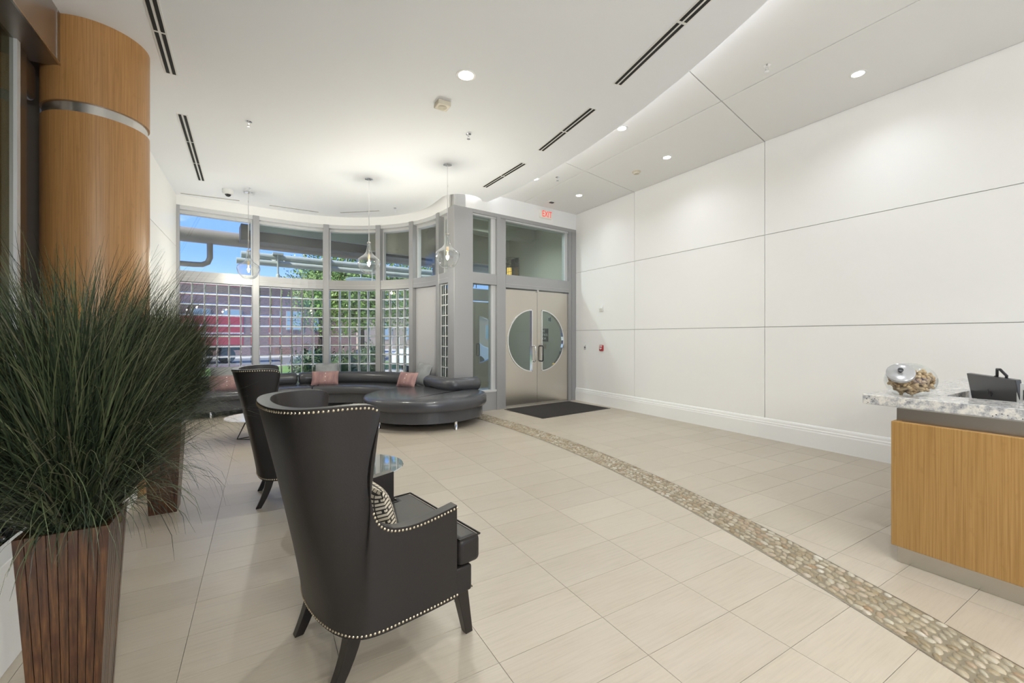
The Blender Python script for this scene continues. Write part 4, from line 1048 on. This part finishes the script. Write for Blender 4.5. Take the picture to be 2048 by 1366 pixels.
for tries in range(16000):
    if len(placed) >= 110: break
    x, y, z = random.uniform(-.12, .13), random.uniform(-.09, .09), random.uniform(.014, .17)
    if z > .125+.06*max(0, (x+.03)/.13): continue
    ax = Vector((math.cos(tries*2.4), math.sin(tries*2.4), random.uniform(-.5, .5))).normalized()
    sp = [Vector((x, y, z))+ax*(q*.0145) for q in (-2, -1, 0, 1, 2)]
    if any((p.x/(JX-.019))**2+(p.y/(JY-.019))**2+((p.z-.095)/.094)**2 > 1 or p.z < .0135 for p in sp): continue
    if any((sp[2]-o2[2]).length < .08 and any((a-b_).length < .0185 for a in sp for b_ in o2) for o2 in placed): continue
    placed.append(sp)
    o = link('dog_biscuit', bme, None, Matrix.Translation(jc+sp[2]) @ ax.to_track_quat('X', 'Z').to_matrix().to_4x4() @ Matrix.Rotation(random.uniform(0, 6), 4, 'X'))
    tag(o, 'bone shaped dog biscuit in the glass jar on the counter', 'biscuit', 'dog biscuits in the jar')

# ================================================================== OUTSIDE (frame e,n)
GZ = -.12
gr = struct('ground_1', 'street, pavement and lawn outside the windows'); gr.matrix_world = ME
obj('pavement', B().box(-30, 40, 10.1, 20, GZ-.1, GZ), CONC, gr); obj('lawn_strip', B().box(-30, 40, 20, 26, GZ-.1, GZ+.02), LAWN, gr)
obj('road', B().box(-60, 70, 26.2, 36, GZ-.2, GZ-.02), ASPH, gr); obj('kerb', B().box(-60, 70, 26, 26.2, GZ-.2, GZ+.05), CONC, gr)
obj('far_pavement', B().box(-60, 70, 36, 60, GZ-.1, GZ), CONC, gr)
# building
bd = thing('brick_building', 'long brown brick building across the street', 'building', ME @ T(0, 40, GZ))
obj('facade', B().box(-45, 12, 0, 10, 0, 5.8), BRICK, bd); obj('cornice', B().box(-45.2, 12.2, -.25, 10, 5.8, 6.0), CONC, bd)
FWIN = mat('far_window', (.36, .48, .54), .12); k = 0
for i in range(17):
    for z0 in (2.1,):
        x0 = -43+i*3.2+(1.2 if i % 2 else 0)
        w_ = obj('window', B().box(x0, x0+1.25, -.06, .02, z0, z0+1.6), CONC, bd); obj('pane', B().box(x0+.07, x0+1.18, -.09, -.05, z0+.07, z0+.77).box(x0+.07, x0+1.18, -.09, -.05, z0+.84, z0+1.53), FWIN, w_)
b2 = thing('far_building', 'low tan building far behind the tree', 'building', ME @ T(30, 52, GZ))
obj('facade', B().box(-14, 30, 0, 10, 0, 5.2), mat('tan_wall', (.5, .40, .31), .8), b2); obj('roof_edge', B().box(-14.3, 30.3, -.3, 10, 5.2, 5.6), CONC, b2)
for i in range(8): obj('window', B().box(-12+i*4, -10+i*4, -.05, .02, 1.2, 3.2), FWIN, b2)
# red trailer
tr_ = thing('red_truck_trailer', 'red box trailer parked across the street', 'trailer', ME @ T(-.75, 30, GZ))
REDT = mat('trailer_red', (.55, .035, .045), .4)
obj('box_body', B().box(-6.5, 3.15, 0, 2.4, 1.05, 2.72), REDT, tr_, bevel=.03); obj('chassis', B().box(-6.3, 3.0, .3, 2.1, .75, 1.05), BLACK, tr_)
obj('side_rail', B().box(-6.5, 3.15, -.03, .01, 1.72, 1.80), mat('trailer_trim', (.75, .70, .70), .4), tr_)
for x_ in (-5.4, -4.2, 1.2, 2.3): obj('wheel', B().lathe([(.0005, -.14), (.42, -.14), (.46, -.09), (.46, .09), (.42, .14), (.0005, .14)], 20, cap=False), BLACK, tr_, True, M=T(x_, .3, .44) @ Matrix.Rotation(pi/2, 4, 'X'))
# parked car
def car(name, label, M, col):
    t = thing(name, label, 'car', M)
    side = [(-2.2, .35), (-2.25, .75), (-1.9, 1.0), (-1.35, 1.08), (-.8, 1.62), (.9, 1.66), (1.65, 1.15), (2.2, .95), (2.25, .4)]
    b = B(); n = len(side); b.add([(x, -.85, z) for x, z in side]+[(x, .85, z) for x, z in side], [tuple(range(n)), tuple(range(n, 2*n))[::-1]]+[(i, n+i, n+(i+1)%n, (i+1)%n) for i in range(n)])
    obj('body', b, mat(name+'_paint', col, .25), t, bevel=.08, seg=3)
    for y_ in (-.86, .86): obj('side_window', B().add([(-1.15, y_, 1.1), (1.35, y_, 1.15), (.85, y_, 1.56), (-.72, y_, 1.54)], [(0, 1, 2, 3)]), mat('car_glass', (.03, .035, .04), .1), t)
    for x_ in (-1.4, 1.4):
        for y_ in (-.8, .8): obj('wheel', B().lathe([(.0005, -.1), (.3, -.1), (.33, -.06), (.33, .06), (.3, .1), (.0005, .1)], 20, cap=False), BLACK, t, True, M=T(x_, y_, .33) @ Matrix.Rotation(pi/2, 4, 'X'))
    return t
car('white_suv', 'white car parked outside beyond the entrance', ME @ T(9.2, 17.5, GZ, .2), (.75, .77, .78))
# shrubs
def leafball(n, rx, ry, rz, lw, m, nm, zc, seed, hollow=.55):
    rnd = random.Random(seed); vs = []; fs = []
    for i in range(n):
        d = Vector((rnd.gauss(0,1), rnd.gauss(0,1), rnd.gauss(0,1))).normalized(); r = rnd.uniform(hollow, 1)*(1+.16*math.sin(d.x*6+seed)+.12*math.sin(d.z*9+d.y*7)); c = Vector((d.x*rx*r, d.y*ry*r, zc+d.z*rz*r))
        if c.z < .02: continue
        a = Vector((rnd.gauss(0,1), rnd.gauss(0,1), rnd.gauss(0,1))).normalized(); b_ = a.cross(d+Vector((.1,.2,.3))).normalized(); s = lw*rnd.uniform(.6, 1.3); o = len(vs)
        vs += [tuple(c-a*s), tuple(c+b_*s*.45), tuple(c+a*s), tuple(c-b_*s*.45)]; fs.append((o, o+1, o+2, o+3))
    b = B(); b.v = vs; b.f = fs; return b.mesh(nm, m)
shm = leafball(1500, .52, .52, .62, .055, BUSHM, 'foliage', .62, 3)
core = B().sphere((0, 0, .55), (.40, .40, .5), 12, 8).mesh('inner_foliage', BUSHM, True)
for k, (x, s, lb) in enumerate(((604, .8, 'round green shrub at the left of the window shrubs'), (626, 1.0, 'tall dark shrub behind the second window bay'), (645, .9, 'dark shrub beside the third window mullion'), (688, .95, 'round shrub seen through the curved window bay'), (712, .85, 'small shrub in the middle of the curved window bay'), (742, 1.05, 'tall shrub at the right of the curved window bay'))):
    d = Vector(((x-CX)/F, 1, 0)); p = d*(13.2+1.35*(k%3)); t = thing('shrub', lb, 'shrub', T(p.x, p.y, GZ, k) @ Matrix.Diagonal((s, s, s*1.05, 1)), 'shrubs outside the window')
    link('foliage', shm, t)['kind'] = 'stuff'; link('inner_foliage', core, t); obj('stem', B().tube([(0, 0, 0), (0, 0, .5)], .03, 6), BARK, t)
# trees
def tree(p, h, r, lb, seed, n=7000, lw=.085):
    t = thing('street_tree', lb, 'tree', T(p.x, p.y, GZ), 'street trees'); rnd = random.Random(seed)
    obj('trunk', B().tube([(0, 0, 0), (.05, 0, h*.25), (-.03, .05, h*.5), (0, 0, h*.8)], [.16, .13, .10, .04], 8), BARK, t, True)
    for k in range(6):
        a = k*1.05+seed; obj('branch', B().tube([(0, 0, h*.35+.2*k*.6), (r*.35*math.cos(a), r*.35*math.sin(a), h*.5+.2*k), (r*.7*math.cos(a), r*.7*math.sin(a), h*.62+.25*k)], [.06, .045, .02], 6), BARK, t, True)
    tag(link('foliage', leafball(n, r, r, h*.36, lw, LEAF, 'foliage', h*.62, seed, .25), t), kind='stuff')
d = Vector(((722-CX)/F, 1, 0)); tree(d*20, 6.2, 2.6, 'leafy green tree on the lawn behind the curved window bay', 4, 16000)
d = Vector(((640-CX)/F, 1, 0)); tree(d*27, 7.6, 2.2, 'leafy tree further back behind the second window bay', 9, 9000)
d = Vector(((850-CX)/F, 1, 0)); tree(d*27.5, 7.4, 3.0, 'broad tree behind the narrow window bays', 11, 13000)
# canopy, pipe and gear above the window outside
cn = struct('trim_4', 'outside canopy edge with box beam above the window'); cn.matrix_world = ME
obj('canopy_panel', B().box(-.6, 8, 10.25, 11.1, 4.12, 4.20), CANOPY, cn); obj('canopy_fin', B().box(1.0, 8, 11.1, 11.2, 3.82, 4.20), CANOPY, cn); obj('box_beam', B().box(.85, 8, 11.3, 11.8, 3.62, 3.98), mat('beam_grey', (.16, .15, .14), .6), cn)
pp = thing('overhead_pipe', 'thick horizontal pipe running outside above the window', 'pipe', ME @ T(0, 12.0, 3.73))
obj('pipe_run', B().tube([(-6, 0, 0), (9, 0, 0)], .165, 20), PIPE, pp, True)
dp = thing('drain_pipe', 'bent grey drain pipe hanging below the thick pipe at left', 'pipe', ME @ T(.30, 12.0, 0))
obj('pipe_run', B().tube([(0, 0, 3.58), (0, 0, 3.25), (-.04, 0, 3.14), (-.14, 0, 3.08), (-.3, 0, 3.07), (-1.6, 0, 3.07)], .06, 12), PIPE, dp, True)
tf = thing('light_trough', 'pale green double light trough hanging outside under the pipe', 'light fitting', ME @ T(0, 12.6, 0))
obj('upper_channel', B().tube([(.95, 0, 3.50), (9, 0, 3.50)], .085, 12), LTGREEN, tf, True); obj('lower_channel', B().tube([(.85, -.05, 3.33), (9, -.05, 3.33)], .075, 12), LTGREEN, tf, True)
for x_ in (1.3, 2.4, 3.5, 4.6, 5.7): obj('hanger', B().tube([(x_, 0, 3.5), (x_, 0, 4.1)], .015, 6), LTGREEN, tf)
for x_ in (1.75, 2.95, 4.2):
    h_ = obj('spot_stem', B().tube([(x_, -.13, 3.40), (x_, -.13, 3.06)], .022, 8).box(x_-.12, x_+.12, -.2, 0, 3.55, 3.60).tube([(x_, -.13, 3.58), (x_, -.13, 3.38)], .022, 8), LTGREEN, tf)
    obj('spot_head', B().lathe([(.03, 3.06), (.045, 3.04), (.045, 2.94), (.0005, 2.94)], 12, cap=False), LTGREEN, h_, True, M=T(x_, -.13, 0))
ds = thing('round_canopy_shade', 'pale round glass shade hanging outside the curved bay', 'lamp shade', ME @ T(4.15, 13.4, 3.15))
obj('shade', B().lathe([(.0005, -.16), (.2, -.13), (.38, -.05), (.46, .06), (.44, .07), (.3, 0), (.0005, -.05)], 28, cap=False), mat('shade_pale', (.62, .76, .75), .2), ds, True); obj('stem', B().tube([(0, 0, -.05), (0, 0, .5)], .015, 6), LTGREEN, ds)
